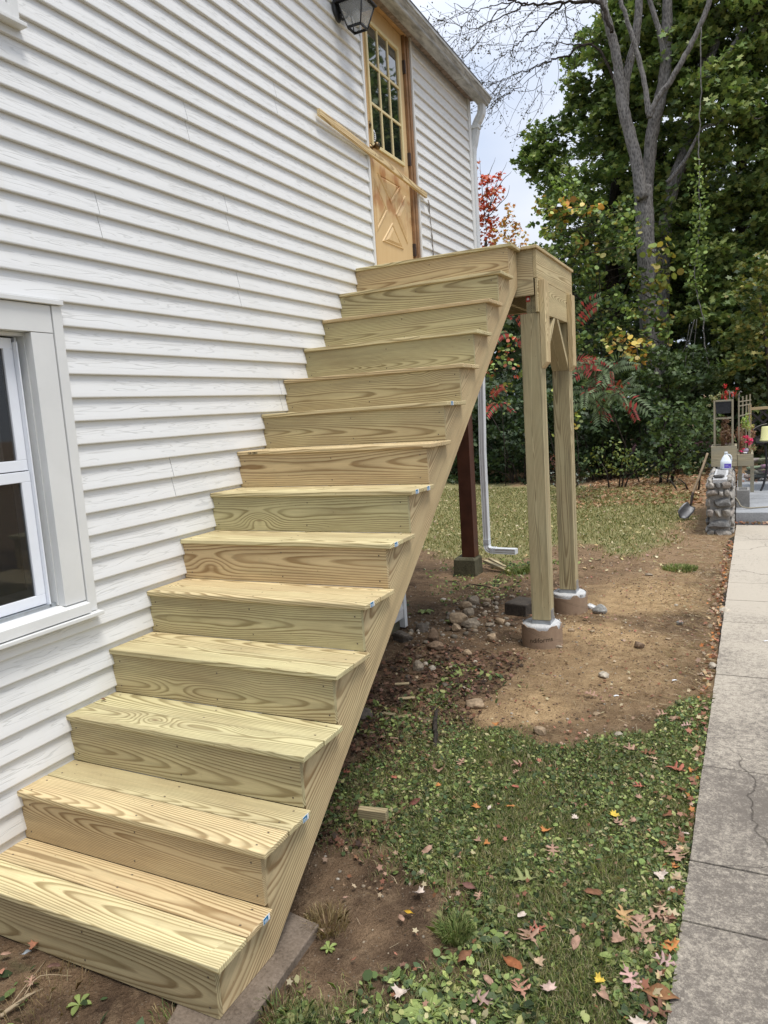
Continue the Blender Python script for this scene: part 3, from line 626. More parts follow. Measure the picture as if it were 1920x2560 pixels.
lathe('bulb', [(0, 0), (.012, 0), (.014, .03), (.026, .06), (.028, .08), (.016, .1), (0, .104)], Matrix.Translation((LX, LY, 4.20)), plain('bulb_glass', (.6, .6, .58), .2, .6, bump=0), lamp)

# ------------------------------------------------------------------ staircase
H, RN, TT = .19, .24896, .0205
def zt(i): return H*i+(0.0006*(i-9) if i > 9 else 0)+(.010 if i == 14 else 0)
EX, EY, EZ = (1, 0, 0), (0, 1, 0), (0, 0, 1)
stair = empty('wooden_staircase', (.55, 0, 0), 'new unpainted pine staircase of thirteen open-sided steps climbing beside the house', 'staircase')
# colours per tread / riser: (green 0..1, lightness)
TG = {1: (.55, .60), 2: (.6, .58), 3: (.75, .55), 4: (.75, .56), 5: (.5, .56), 6: (.6, .55), 7: (.55, .56), 8: (.1, .54), 9: (.45, .55), 10: (.1, .50), 11: (.7, .52), 12: (.15, .5), 13: (.55, .52), 14: (.7, .52)}
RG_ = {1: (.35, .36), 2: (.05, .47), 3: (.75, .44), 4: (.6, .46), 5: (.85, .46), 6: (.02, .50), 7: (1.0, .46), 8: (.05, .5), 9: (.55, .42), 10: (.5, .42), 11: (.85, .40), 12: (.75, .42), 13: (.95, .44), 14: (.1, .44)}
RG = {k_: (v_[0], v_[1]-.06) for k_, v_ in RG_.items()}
M_STK = plain('blue_label', (.015, .17, .33), .45, .3, amt=.1, bump=0); M_STKR = plain('red_label', (.5, .04, .03), .5, .3, amt=.1, bump=0)
def end_sticker(tb, x, yc, z, w=.034, red=False):
    s = box('sticker', x, x+.0008, yc-w/2, yc+w/2, z-.016, z+.004, M_WHITEP, tb)
    boxes('sticker_print', [(x+.0008, x+.0012, yc-w/2+.0015, yc+w/2-.009, z-.0145, z+.0025)], M_STKR if red else M_STK, tb)
    boxes('sticker_lines', [(x+.0012, x+.0014, yc-w/2+.005, yc+w/2-.013, z-.0115, z-.0095), (x+.0012, x+.0014, yc-w/2+.005, yc+w/2-.015, z-.0065, z-.0045), (x+.0008, x+.0012, yc+w/2-.006, yc+w/2-.002, z-.010, z-.004)], M_WHITEP if not red else M_INK, tb)
STK = {1: [1], 2: [1], 5: [0], 6: [0], 7: [0, 1], 9: [0]}
nails = []
for i in range(1, 15):
    y0 = (i-1)*RN; g, l = TG[i]
    for j in (0, 1):
        x1 = 1.116+(rs.rand()-.5)*.004; Wd = .1285; yc = y0+.0645+j*.1325+(rs.rand()-.5)*.0012; z = zt(i)-TT/2-(.0 if j == 0 else .0006)+rs.rand()*.0006
        col = (rs.rand(), min(1, max(0, g+(rs.rand()-.5)*.35)), l+.03+(rs.rand()-.5)*.12, 1)
        if i == 1: col = ((.137, .62, .68, 1), (.712, .15, .55, 1))[j]
        if i == 2: col = ((.455, .35, .66, 1), (.264, .65, .50, 1))[j]
        tb = board('tread_board', x1-.002, Wd, TT, frame(((x1+.002)/2, yc, z), EX, EY), stair, col, M_WOOD, .0042, 3)
        if j in STK.get(i, []): end_sticker(tb, x1, yc+(.03 if i < 3 else -.008), z+.006)
        for xx in (.05, .57, 1.062):
            for dy in (-.035, .035): nails.append((xx+(rs.rand()-.5)*.012, yc+dy+(rs.rand()-.5)*.01, zt(i), 0))
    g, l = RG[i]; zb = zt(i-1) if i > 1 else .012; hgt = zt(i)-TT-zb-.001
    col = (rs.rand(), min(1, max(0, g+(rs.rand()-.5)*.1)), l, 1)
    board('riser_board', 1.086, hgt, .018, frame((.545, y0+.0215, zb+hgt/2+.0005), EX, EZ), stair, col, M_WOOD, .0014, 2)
    for xx in (.04, .56, 1.055):
        for dz in (.03, hgt-.03): nails.append((xx+(rs.rand()-.5)*.02, y0+.0115, zb+dz, 1))
bm = bmesh.new()
for x, y, z, v in nails:
    r = .0028
    if v: box_bm(bm, x-r, x+r, y, y+.002, z-r, z+r)
    else: box_bm(bm, x-r*1.3, x+r*1.3, y-r, y+r, z-.001, z+.0004)
tag(obj('nail_heads', bm_done(bm, 'nail_heads'), plain('nail_steel', (.12, .09, .06), .5, .5, bump=0), stair), kind='stuff')
flat_text('ink_stamp', 'GR-2802', .017, frame((.105, 7*RN-.0008, zt(8)-TT/2), EX, EZ), M_INK, stair)
# stringers
def stringer(x0):
    pts = []
    o = .0312
    for i in range(1, 15):
        zb = zt(i-1) if i > 1 else .012
        pts += [((i-1)*RN+o, zb-(TT+.0005 if i > 1 else 0)), ((i-1)*RN+o, zt(i)-TT-.0008)]
    pts += [(3.452, zt(14)-TT-.0008), (3.452, .7642*(3.452-.267)), (.267+.012/.7642, .012)]
    ang = math.atan(.7642); M = frame((x0+.0175, 1.7, 1.3), (0, math.cos(ang), math.sin(ang)), (0, -math.sin(ang), math.cos(ang)))
    Mi = M.inverted(); bm = bmesh.new(); A = [bm.verts.new(Mi @ Vector((x0, p, q))) for p, q in pts]; B = [bm.verts.new(Mi @ Vector((x0+.035, p, q))) for p, q in pts]
    n = len(pts); bm.faces.new(A); bm.faces.new(B[::-1])
    for i in range(n): bm.faces.new([A[i], B[i], B[(i+1) % n], A[(i+1) % n]])
    return obj('stringer', bm_done(bm, 'stringer', .0012, 1), M_STR, stair, M, (.21+x0*.31, .12, .44, 1))
for x in (.02, .53, 1.052): stringer(x)
pad = tag(prism('concrete_pad', [(.02, .06), (.93, .05), (.95, -.05), (1.165, -.06), (1.172, .06), (1.15, .455), (1.02, .47), (.02, .46)], 'z', -.06, .011, M_PAD, None, .006), 'thin grey concrete pad under the foot of the stairs', 'concrete pad')

# ------------------------------------------------------------------ landing platform
land = empty('landing_platform', (.6, 4.0, 0), 'raised square pine landing on two tall posts in front of the door', 'landing')
DZ = 2.680
xs = [.012, .135, .258, .381, .504, .627, .750, .873, .996, 1.119]
for n_, x in enumerate(xs):
    x1 = x+(.1195 if n_ < 9 else .108); ya = 3.4985 if n_ < 9 else 3.432; yb = 4.575
    board('deck_board', yb-ya, x1-x, .0205, frame(((x+x1)/2, (ya+yb)/2, DZ-.01025), EY, EX), land, (rs.rand(), .15 if n_ == 9 else .5, .5, 1), M_WOOD, .004, 3)
RT = DZ-.0215
board('rim_joist', 1.165, RT-2.372, .034, frame((.6075, 3.4735, (RT+2.372)/2), EX, EZ), land, (.83, .35, .46, 1), M_POST, .002)
board('rim_joist', 1.165, RT-2.394, .034, frame((.6075, 4.543, (RT+2.394)/2), EX, EZ), land, (.53, .5, .46, 1), M_POST, .002)
for x in (.05, .33, .61, .89, 1.16): board('joist', 1.03, RT-2.394, .034, frame((x, 4.008, (RT+2.394)/2), EY, EZ), land, (rs.rand(), .4, .42, 1), M_POST, .002)
board('fascia_board', 1.106, RT-2.4785, .0235, frame((1.2028, 4.009, (RT+2.4785)/2), EY, EZ), land, (.365, .45, .52, 1), M_WOOD, .002)
board('fascia_board', 1.012, 2.4765-2.2622, .0155, frame((1.2068, 3.964, (2.4765+2.2622)/2), EY, EZ), land, (.915, .45, .5, 1), M_WOOD, .002)
for x, s in ((1.1455, .2), (1.1810, .77)):
    bb = board('beam', 1.0, .129, .034, frame((x, 3.994, 2.3265), EY, EZ), land, (s, .8, .36, 1), M_POST, .002)
    board('beam', 1.0, .129, .034, frame((x-1.04, 3.994, 2.3265), EY, EZ), land, (s*.7, .8, .36, 1), M_POST, .002)
box('lumber_tag', 1.128, 1.156, 3.4925, 3.4935, 2.336, 2.372, M_STKR, land); box('lumber_tag', 1.134, 1.150, 3.4920, 3.4924, 2.346, 2.362, M_WHITEP, land)
PX = (1.0845, 1.2130)
for y0, s, lm in ((3.490, .12, .50), (4.362, .66, .40)):
    board('post', 2.2605-.168, PX[1]-PX[0], .1285, frame(((PX[0]+PX[1])/2, y0+.064, (2.2605+.168)/2), EZ, EX), land, (s, .62, lm, 1), M_POST, .004)
    c0 = y0+(.001 if y0 < 4 else -.014)
    prism('cleat', [(1.2155, 1.898), (1.2510, 1.938), (1.2510, 2.468), (1.2155, 2.468)], 'y', c0, c0+.122, M_WOOD, land, .002, None, None)
for o in [o for o in land.children if o.name.startswith('cleat')]: pass
def regrain(o, M):
    o.data.transform(M.inverted()); o.matrix_basis = WM[o.parent.name].inverted() @ M; WM[o.name] = M
def brace(y_post, y_top, s):
    a = Vector((1.149, y_post, 1.925)); b = Vector((1.149, y_top, 2.262)); d = (b-a).normalized(); sgn = 1 if y_top > y_post else -1
    pts = [(y_post, 1.905), (y_top, 2.261), (y_top-sgn*.050, 2.261), (y_post, 1.960)]
    o = prism('knee_brace', pts, 'x', PX[0]+.001, PX[1]-.001, M_POST, land, .0015, None, (s, .5, .50, 1)); regrain(o, frame((a+b)/2, b-a, EX))
brace(3.6195, 3.965, .4); brace(4.3610, 4.012, .9)
for o in land.children:
    if o.name.startswith('cleat'): regrain(o, frame((1.233, o.bound_box[0][1]+.061, 2.2), EZ, EY)); o.color = (.47+.2*(o.name != 'cleat'), .25, .56, 1)

# piers
def pier(cx, cy, zt_, label, txt, seed):
    p = empty('footing_pier', (cx, cy, 0), label, 'concrete footing', 'round post footings in cardboard forms')
    r = np.random.RandomState(seed); n = 48; R = .141
    # concrete core with spilled white rim
    V = []; F = []
    prof = [(R-.009, -.15), (R-.009, zt_-.02), (R-.009, zt_-.008), (R-.018, zt_), (.06, zt_+.003), (.0, zt_+.003)]
    lathe('concrete', prof, Matrix.Translation((cx, cy, 0)), M_WHITEC, p, 40)
    bm = bmesh.new(); A = []; B = []; C_ = []
    for k in range(n):
        a = 2*math.pi*k/n; h = zt_+.002-.030*sstep(.45, .75, float(vnoise(k*.35+seed*7, 0, 1.0, seed)))-r.rand()*.006
        c, s = math.cos(a), math.sin(a)
        A.append(bm.verts.new((R*c, R*s, -.12))); B.append(bm.verts.new(((R+.001)*c, (R+.001)*s, h))); C_.append(bm.verts.new(((R-.005)*c, (R-.005)*s, h)))
    for k in range(n):
        q = (k+1) % n; bm.faces.new([A[k], A[q], B[q], B[k]]); bm.faces.new([B[k], B[q], C_[q], C_[k]])
    cf = obj('cardboard_form', bm_done(bm, 'cardboard_form', 0, 1, False), M_CARD, p, Matrix.Translation((cx, cy, 0)))
    # white spill lumps
    L_ = []
    for k in range(7):
        a = r.rand()*6.28; L_.append(([(cx+(R-.01)*math.cos(a), cy+(R-.01)*math.sin(a), zt_-.002), (cx+(R+.002)*math.cos(a), cy+(R+.002)*math.sin(a), zt_-.022*r.rand()-.004)], [.006, .002]))
    tubes('concrete_spill', L_, M_WHITEC, p, 6, .4)
    y0 = cy-.064 if cy < 4 else cy-.064
    return p
p1 = pier(1.136, 3.556, .138, 'round concrete footing in a printed cardboard form under the nearer post', 'x', 1)
p2 = pier(1.148, 4.428, .138, 'round concrete footing in a cardboard form under the farther post', 'x', 4)
# printed word wrapped on the near form
me_t = None
cu = bpy.data.curves.new('print', 'FONT'); cu.body = 'ndiforms'; cu.size = .046; cu.align_x = 'CENTER'
to = bpy.data.objects.new('print_tmp', cu); COL.objects.link(to); me_t = bpy.data.meshes.new_from_object(to.evaluated_get(bpy.context.evaluated_depsgraph_get())); bpy.data.objects.remove(to)
bm = bmesh.new(); bm.from_mesh(me_t); bmesh.ops.triangulate(bm, faces=bm.faces); bmesh.ops.subdivide_edges(bm, edges=[e for e in bm.edges if e.calc_length() > .012], cuts=2)
a0 = math.atan2(CAM[1]-3.556, CAM[0]-1.136)-.05
for v in bm.verts:
    a = a0+v.co.x/.1425; zz = .030+v.co.y+v.co.x*.10; v.co = Vector((1.136+.1425*math.cos(a), 3.556+.1425*math.sin(a), zz))
bm.to_mesh(me_t); bm.free(); me_t.materials.clear(); me_t.name = 'printed_word'; obj('printed_word', me_t, plain('form_ink', (.05, .035, .025), .8, .1, bump=0), p1)
for y0, pr in ((3.490, p1), (4.362, p2)):
    boxes('post_bracket', [(PX[0]-.003, PX[1]+.003, y0-.003, y0+.1315, .142, .1665), (PX[1]+.0005, PX[1]+.0035, y0+.03, y0+.10, .1665, .235), (PX[0]-.0035, PX[0]-.0005, y0+.03, y0+.10, .1665, .235)], M_GALV, pr, .0008)

# ------------------------------------------------------------------ rocks
def rock_mesh(name, seed, s, sub=2, blocky=0., rough=.16):
    r = np.random.RandomState(seed); bm = bmesh.new(); bmesh.ops.create_icosphere(bm, subdivisions=sub, radius=1)
    D = r.randn(9, 3); D /= np.linalg.norm(D, axis=1)[:, None]; K = r.uniform(.52, .9, 9)
    for v in bm.verts:
        c = v.co.copy()
        if blocky:
            mx = max(abs(c.x), abs(c.y), abs(c.z)); cb = c/mx*.92; c = c.lerp(cb, blocky)
        for d, k in zip(D, K):
            t = c.dot(Vector(d))
            if t > k: c -= Vector(d)*(t-k)*.85
        n = 1+rough*(vnoise(c.x*1.3+seed, c.y*1.3+c.z*2, 1.5, seed)-.5)*1.3
        v.co = Vector((c.x*s[0]*n, c.y*s[1]*n, c.z*s[2]*n))
    me_ = bpy.data.meshes.new(name); bm.to_mesh(me_); bm.free(); me_.polygons.foreach_set('use_smooth', [False]*len(me_.polygons)); return me_
def place_rock(u, v, wpx, kind, label, seed, hr=.6, grp='loose stones on the bare soil', z=0.0, rot=None):
    p = at_z(u, v, z-.01); d = (p-Vector(CAM)).dot(FF); rad = wpx/FPX*d/2
    cols = {'tan': (.40, .295, .19), 'grey': (.30, .245, .18), 'dark': (.12, .10, .08), 'brown': (.21, .145, .095), 'pale': (.48, .42, .33), 'blue': (.33, .325, .30), 'white': (.6, .6, .58)}
    r = np.random.RandomState(seed); k = .85+.3*r.rand(); c = cols[kind]
    me_ = rock_mesh('stone', seed, (rad, rad*(.65+.25*r.rand()), rad*hr), 3 if wpx > 40 else 2, .25 if kind in ('tan', 'dark', 'blue') else 0)
    o = obj('stone', me_, M_STONE, None, Matrix.Translation((p.x, p.y+rad*.4, float(gz(p.x, p.y))+rad*hr*.55)) @ Matrix.Rotation((rot if rot is not None else r.rand()*1.2-.6), 4, 'Z'), (c[0]*k, c[1]*k, c[2]*k, 1))
    return tag(o, label, 'stone', grp)
ST = [(1146, 1555, 58, 'tan', 'large rounded tan stone in the heap beside the stair stringer', .75), (1172, 1564, 52, 'grey', 'long grey boulder lying across the heap of stones under the landing', .6), (1139, 1574, 26, 'tan', 'small upright tan stone leaning on the grey boulder', 1.0),
 (1079, 1600, 40, 'brown', 'brown upright stone near the stairs with a rounded top', 1.1), (1086, 1622, 44, 'brown', 'brown oval stone lying in front of the upright brown stone', .65), (1050, 1575, 42, 'dark', 'dark flat-topped stone close behind the stringer', .6),
 (1003, 1602, 62, 'dark', 'broad dark slab of stone in the shade under the stairs', .5), (1042, 1672, 34, 'grey', 'slanting grey stone in the shade right of the stringer', 1.0), (1078, 1672, 22, 'pale', 'pale egg-shaped pebble beside the slanting grey stone', .85),
 (1062, 1658, 16, 'pale', 'small whitish pebble touching the slanting grey stone', .8), (1167, 1634, 27, 'tan', 'round tan stone alone on the dark soil below the stone heap', .8), (1228, 1598, 40, 'tan', 'angular yellowish stone left of the nearer footing', .75),
 (1249, 1555, 34, 'tan', 'smooth oval tan stone behind the angular yellowish one', .6), (1224, 1560, 26, 'grey', 'flat grey stone next to the smooth oval tan stone', .5), (1176, 1502, 44, 'grey', 'rounded grey boulder at the back of the stone heap', .8),
 (1160, 1512, 40, 'tan', 'tan boulder at the back left of the stone heap', .8), (1170, 1530, 36, 'grey', 'squat grey stone in the middle of the heap', .8), (1215, 1498, 26, 'tan', 'tan stone right of the two boulders at the back', .7), (1214, 1510, 20, 'grey', 'little grey stone in front of the tan stone at the back', .7),
 (1186, 1650, 14, 'pale', 'pale pebble below the round tan stone', .6), (1245, 1658, 18, 'grey', 'thin grey flake of stone on the brown soil', .35), (1212, 1700, 12, 'pale', 'tiny pale pebble in the middle of the brown soil', .7),
 (1184, 1770, 52, 'tan', 'long tan stone at the edge of the weeds', .55), (1510, 1689, 36, 'pale', 'pale wedge-shaped stone in the middle of the bare soil', .5), (1596, 1620, 30, 'brown', 'brown and tan half-buried stone on the sandy patch', .8),
 (1490, 1790, 24, 'tan', 'pointed tan stone near the front of the bare soil', .55), (1545, 1842, 26, 'pale', 'square whitish stone at the grass edge', .7), (1534, 1864, 30, 'tan', 'low tan stone sunk in the grass edge', .4), (1348, 1835, 34, 'tan', 'upright tan stone among the leaves at the grass edge', .9),
 (1780, 1668, 26, 'pale', 'pale stone close to the path edge', .7), (1811, 1532, 30, 'pale', 'pink-grey stone pressed against the path edge', .8), (1700, 1560, 20, 'blue', 'small blue-grey stone on the sandy patch', .6), (1427, 1577, 18, 'tan', 'small tan stone right of the nearer footing', .6), (1395, 1617, 22, 'grey', 'flat grey stone in front of the nearer footing', .4),
 (1310, 1602, 24, 'grey', 'oval grey stone touching the near footing form', .45), (1498, 1532, 42, 'blue', 'blue-grey chunk of concrete beside the farther footing', .75), (1478, 1518, 30, 'white', 'white lump of spilled mortar by the farther footing', .5), (1390, 1527, 20, 'white', 'white lump of mortar between the two footings', .9),
 (1480, 1580, 16, 'tan', 'rusty tan stone in the sparse grass behind the near footing', .5), (1670, 1600, 14, 'tan', 'dark pebble by the straw near the path', .5), (900, 1795, 60, 'dark', 'dark broad stone in deep shade by the stringer', .4), (1066, 1812, 40, 'brown', 'brown bark-like stone at the shaded weed edge', .4),
 (1018, 1690, 18, 'dark', 'small dark stone in the shade beneath the stringer', .6), (1110, 1712, 22, 'dark', 'dark chip of stone in front of the shaded debris', .5), (1156, 1722, 18, 'pale', 'pale chip in the row at the shade edge', .5), (1168, 1728, 16, 'pale', 'second pale chip in the row at the shade edge', .6), (1690, 1512, 12, 'pale', 'pale pebble on the far sandy patch', .6), (1440, 1485, 14, 'pale', 'pale pebble behind the farther footing', .6), (1755, 1688, 18, 'pale', 'cream stone in the leaf litter along the path', .6), (1620, 1440, 26, 'grey', 'flat grey stone at the far edge of the sandy patch', .3)]
for n_, (u, v, wp, kd, lb, hr) in enumerate(ST): place_rock(u, v, wp, kd, lb, 40+n_, hr)
# heap infill: countable but small, one thing each would repeat; kept as stuff
def scatter_rocks(name, pts, sizes, cols, label, kind='stuff'):
    Vs = []; Fs = []; Cs = []; off = 0; lib = []
    for s in range(6):
        me_ = rock_mesh('tmp', 300+s, (1, .8, .6), 1); v = np.array([tuple(q.co) for q in me_.vertices]); f = np.array([tuple(p.vertices) for p in me_.polygons]); lib.append((v, f)); bpy.data.meshes.remove(me_)
    for n_, (p, s, c) in enumerate(zip(pts, sizes, cols)):
        v, f = lib[n_ % 6]; a = rs.rand()*6.28; ca, sa = math.cos(a), math.sin(a); v2 = v*s
        v3 = np.stack([v2[:, 0]*ca-v2[:, 1]*sa+p[0], v2[:, 0]*sa+v2[:, 1]*ca+p[1], v2[:, 2]+p[2]], 1); Vs.append(v3); Fs.append(f+off); off += len(v); Cs.append(np.repeat([c], len(v), 0))
    V = np.concatenate(Vs); F = np.concatenate(Fs)
    o = obj(name, mesh_np(name, V, F.ravel(), np.arange(len(F))*3, np.full(len(F), 3), np.concatenate(Cs), False), attr_mat('gravel_'+name, .9, 0, .15)); return tag(o, label, 'gravel', None, kind)
P = []; S = []; C = []
pal = np.array([(.30, .24, .17), (.20, .17, .13), (.42, .37, .30), (.13, .095, .065), (.25, .17, .10)])
while len(P) < 5200:
    x = rs.uniform(-.6, 2.25); y = rs.uniform(.2, 9) if rs.rand() < .8 else rs.uniform(.2, 4)
    if x > path_x(y)-.02: continue
    g, s, t = zones(np.array([x]), np.array([y]))
    if g[0] > .5 and rs.rand() < .9: continue
    dens = .25+.75*math.exp(-((x-.45)**2/.35+(y-4.2)**2/1.2)); 
    if rs.rand() > dens: continue
    sz = .0025+.010*rs.rand()**3
    if math.exp(-((x-.40)**2/.12+(y-4.25)**2/.5)) > rs.rand()*1.3: sz *= 3.2
    P.append((x, y, float(gz(x, y))+sz*.15)); S.append(sz); C.append(pal[rs.randint(5)]*(.6+.6*rs.rand()))
scatter_rocks('gravel', P, S, C, 'pebbles and grit strewn over the bare soil under the landing')

P = []; S = []; C = []
r = np.random.RandomState(55); X = r.uniform(-.5, 2.24, 16000); Y = np.where(r.rand(16000) < .7, r.uniform(.1, 5.5, 16000), r.uniform(-.5, 9, 16000)); g, s_0, t_0 = zones(X, Y); ok = (g < .45) & (X < path_x(Y)-.01) & (fbm(X, Y, 3.0, 61) > .42) & ((X > 1.18) | (Y > .48) | (Y < -.05)); X, Y = X[ok][:5200], Y[ok][:5200]
for x, y, z in zip(X, Y, gz(X, Y)):
    sz = .003+.009*r.rand()**2.2; P.append((x, y, z+sz*.1)); S.append(sz); k_ = .55+.7*r.rand(); C.append(np.array((.21, .14, .085))*k_)
scatter_rocks('soil_clods', P, S, C, 'crumbs and clods of brown soil on the dug ground')
# dark weathered cinder block, pieces of wood, brick
M_WB = concrete('old_block', (.085, .07, .055), (.035, .03, .026), 12, .004)
blk = tag(obj('weathered_block', boxm('weathered_block', -.10, .10, -.12, .12, -.055, .055, .012, 2), M_WB, None, Matrix.Translation((.79, 4.30, .02)) @ Matrix.Rotation(-.25, 4, 'Z')), 'dark weathered cinder block lying on the soil left of the posts', 'cinder block')
brk = at_z(928, 2048, 0); bo = board('wood_offcut', .125, .035, .045, frame((brk.x, brk.y+.02, .012), (1, .12, .02), (0, 1, 0)), None, (.4, .3, .22, 1), M_POST); tag(bo, 'short offcut of pine lying in the weeds right of the stringer', 'wood offcut')
for u, v, ln, an, lb in ((1005, 1711, .09, .3, 'thin sliver of split wood in the shade nearest the stringer'), (1016, 1747, .10, .35, 'longer pale wood splinter in the shaded debris'), (968, 1786, .10, -.1, 'wood chip lying flat beside the stringer edge'), (1012, 1792, .07, .4, 'reddish wood chip at the front of the shaded debris')):
    p = at_z(u, v); tag(board('wood_chip', ln, .022, .008, frame((p.x, p.y, .004), (math.cos(an), math.sin(an), .05), (0, 1, .2)), None, (rs.rand(), .1, .3, 1), M_POST), lb, 'wood chip')
for a_, b_, wd, lb, g_ in (((1213, 1405), (1278, 1434), .05, 'broken grey board leaning beside the pedestal', .3), ((1225, 1400), (1262, 1420), .04, 'second weathered board behind the pedestal', .3)):
    a3, b3 = at_z(*a_, -.02), at_z(*b_, -.05); tag(board('old_board', (b3-a3).length, wd, .03, frame((a3+b3)/2+Vector((0, 0, .01)), b3-a3, (0, 1, 0)), None, (.5, .5, .35, 1), M_POST), lb, 'old board')
tg = at_z(1014, 1553, 0); st_ = tag(board('white_stake', .30, .022, .012, frame((tg.x, tg.y, .13), (0, .03, 1), (1, 0, 0)), None, (1, 1, 1, 1), M_TRIM), 'short white stake standing behind the stringer', 'stake')
for u, v, lb in ((1540, 1733, 'scrap of white paper on the brown soil left of the other scrap'), (1686, 1695, 'scrap of white paper nearer the path'), (1915, 1605, 'scrap of white paper lying on the concrete path')):
    p = at_z(u, v, .005); o = obj('paper_scrap', mesh_pd('paper_scrap', [(-.014, -.006, 0), (-.002, -.008, .002), (.003, -.003, .003), (.015, -.005, 0), (.013, .004, .003), (-.004, .003, .005), (-.012, .007, 0)], [(0, 1, 2, 5, 6), (2, 3, 4, 5)]), M_WHITEP, None, Matrix.Translation((p.x, p.y, max(float(gz(p.x, p.y)), .006 if p.x > 2.3 else -9)+.006)) @ Matrix.Rotation(.3, 4, 'Z')); so = o.modifiers.new('t', 'SOLIDIFY'); so.thickness = .0006; tag(o, lb, 'paper')
tubes_o = tubes('fallen_twig', [smoothline([at_z(1173, 1462, 0)+Vector((0, 0, .01)), at_z(1195, 1463, .03), at_z(1215, 1466, .03), at_z(1232, 1470, .0)], [.003, .006, .005, .002], 3)], M_BARKD); tag(tubes_o, 'dark bent twig lying on the soil in front of the pedestal', 'twig')
rt = tubes('fallen_branch', [smoothline([at_z(1084, 1868, 0), at_z(1089, 1840, .02), at_z(1086, 1810, .02), at_z(1093, 1775, 0)], [.010, .012, .013, .010], 4, .002)], M_BARKD); tag(rt, 'short rotten branch lying at the edge of the weeds', 'branch')
dr = tubes('dead_grass_stalk', [smoothline([at_z(0, 2540, .01), at_z(25, 2522, .02), at_z(60, 2495, .02), at_z(95, 2475, .01)], [.006, .006, .005, .001], 4, .001), smoothline([at_z(20, 2520, .02), at_z(70, 2490, .03), at_z(110, 2470, .01)], [.002, .002, .001], 4), smoothline([at_z(30, 2510, .02), at_z(60, 2470, .03), at_z(115, 2400, .01)], [.0015, .0015, .001], 4), smoothline([at_z(60, 2490, .02), at_z(100, 2440, .03), at_z(180, 2440, .01)], [.0015, .0015, .001], 4)], plain('straw_stalk', (.36, .28, .18), .8, .1)); tag(dr, 'clump of dry tan stalks on the soil left of the bottom step', 'dead stalks')

# ------------------------------------------------------------------ fast leaf scattering
def star(n, inner, asp=1.0, stem=0):
    pts = []
    for k in range(n*2):
        a = math.pi*k/n+math.pi/2; r = 1 if k % 2 == 0 else inner; pts.append((r*math.cos(a)*asp, r*math.sin(a), 0))
    return np.array(pts)
MAPLE = star(5, .52); QUAD = np.array([(0, -1, 0), (.55, -.1, .12), (0, 1, 0), (-.55, -.1, .12)], float); HEXL = np.array([(0, -1, 0), (.42, -.45, .1), (.5, .2, .13), (0, 1, 0), (-.5, .2, .13), (-.42, -.45, .1)], float)
ROUND = np.array([(math.cos(a)*(1 if a != math.pi/2 else .7), math.sin(a), .08*math.cos(2*a)) for a in np.linspace(0, 2*math.pi, 8)[:-1]])
def leaves(name, pos, size, cols, tmpl, mat, parent=None, up=.6, seed=0, droop=0, nrm=None):
    r = np.random.RandomState(seed); N = len(pos); pos = np.asarray(pos, float); size = np.broadcast_to(size, (N,))
    n = r.randn(N, 3); n /= np.linalg.norm(n, axis=1)[:, None]; n[:, 2] = np.abs(n[:, 2])*.7+up
    if nrm is not None: n = n*.55+nrm
    n /= np.linalg.norm(n, axis=1)[:, None]
    t = r.randn(N, 3); t[:, 2] -= droop; t -= (t*n).sum(1)[:, None]*n; t /= np.linalg.norm(t, axis=1)[:, None]; b = np.cross(n, t)
    k = len(tmpl); T = tmpl[None]*size[:, None, None]
    V = pos[:, None]+T[..., 0:1]*b[:, None]+T[..., 1:2]*t[:, None]+T[..., 2:3]*n[:, None]
    V = V.reshape(-1, 3); C = np.repeat(cols, k, 0)
    return obj(name, mesh_np(name, V, np.arange(N*k), np.arange(N)*k, np.full(N, k), C), mat, parent)
def palette(N, pal, var=.3, r=rs):
    pal = np.array(pal); c = pal[r.randint(len(pal), size=N)]; return c*(1-var/2+var*r.rand(N, 1))*(1+.1*(r.rand(N, 3)-.5))
def clump_pts(c, rad, n, r, shell=.55):
    d = r.randn(n, 3); d /= np.linalg.norm(d, axis=1)[:, None]; rr = (shell+(1-shell)*r.rand(n))**.7
    return np.asarray(c)+d*rr[:, None]*np.asarray(rad)

# ------------------------------------------------------------------ grass and weeds
GREEN = [(.17, .225, .068), (.11, .155, .052), (.24, .295, .095), (.30, .31, .12), (.07, .10, .04), (.05, .075, .032)]
def blades(name, n, xr, yr, hmin, hmax, wd, pal_, weight, label, seed):
    r = np.random.RandomState(seed); X = r.uniform(*xr, n*6); Y = r.uniform(*yr, n*6); w_ = weight(X, Y); k = (r.rand(n*6) < w_) & (X < path_x(Y)-.005) & ((X > 1.14) | (Y > .55) | (Y < -.0)); X = X[k][:n]; Y = Y[k][:n]; N = len(X)
    h = r.uniform(hmin, hmax, N); a = r.rand(N)*6.28; ln = r.uniform(.2, 1.2, N)*h; la = r.rand(N)*6.28; Z = gz(X, Y)
    bx = np.cos(a)*wd; by = np.sin(a)*wd; V = np.zeros((N, 5, 3))
    V[:, 0] = np.stack([X-bx, Y-by, Z-.003], 1); V[:, 1] = np.stack([X+bx, Y+by, Z-.003], 1)
    mx, my = X+np.cos(la)*ln*.35, Y+np.sin(la)*ln*.35
    V[:, 2] = np.stack([mx+bx*.8, my+by*.8, Z+h*.62], 1); V[:, 4] = np.stack([mx-bx*.8, my-by*.8, Z+h*.62], 1); V[:, 3] = np.stack([X+np.cos(la)*ln, Y+np.sin(la)*ln, Z+h*.85], 1)
    C = np.repeat(palette(N, pal_, .5, r), 5, 0)
    o = obj(name, mesh_np(name, V.reshape(-1, 3), np.arange(N*5), np.arange(N)*5, np.full(N, 5), C), M_GRASS); return tag(o, label, 'grass', None, 'stuff')
wn_ = lambda X, Y: zones(X, Y)[0]*(.35+.65*sstep(.3, .6, fbm(X, Y, 2.4, 77)))
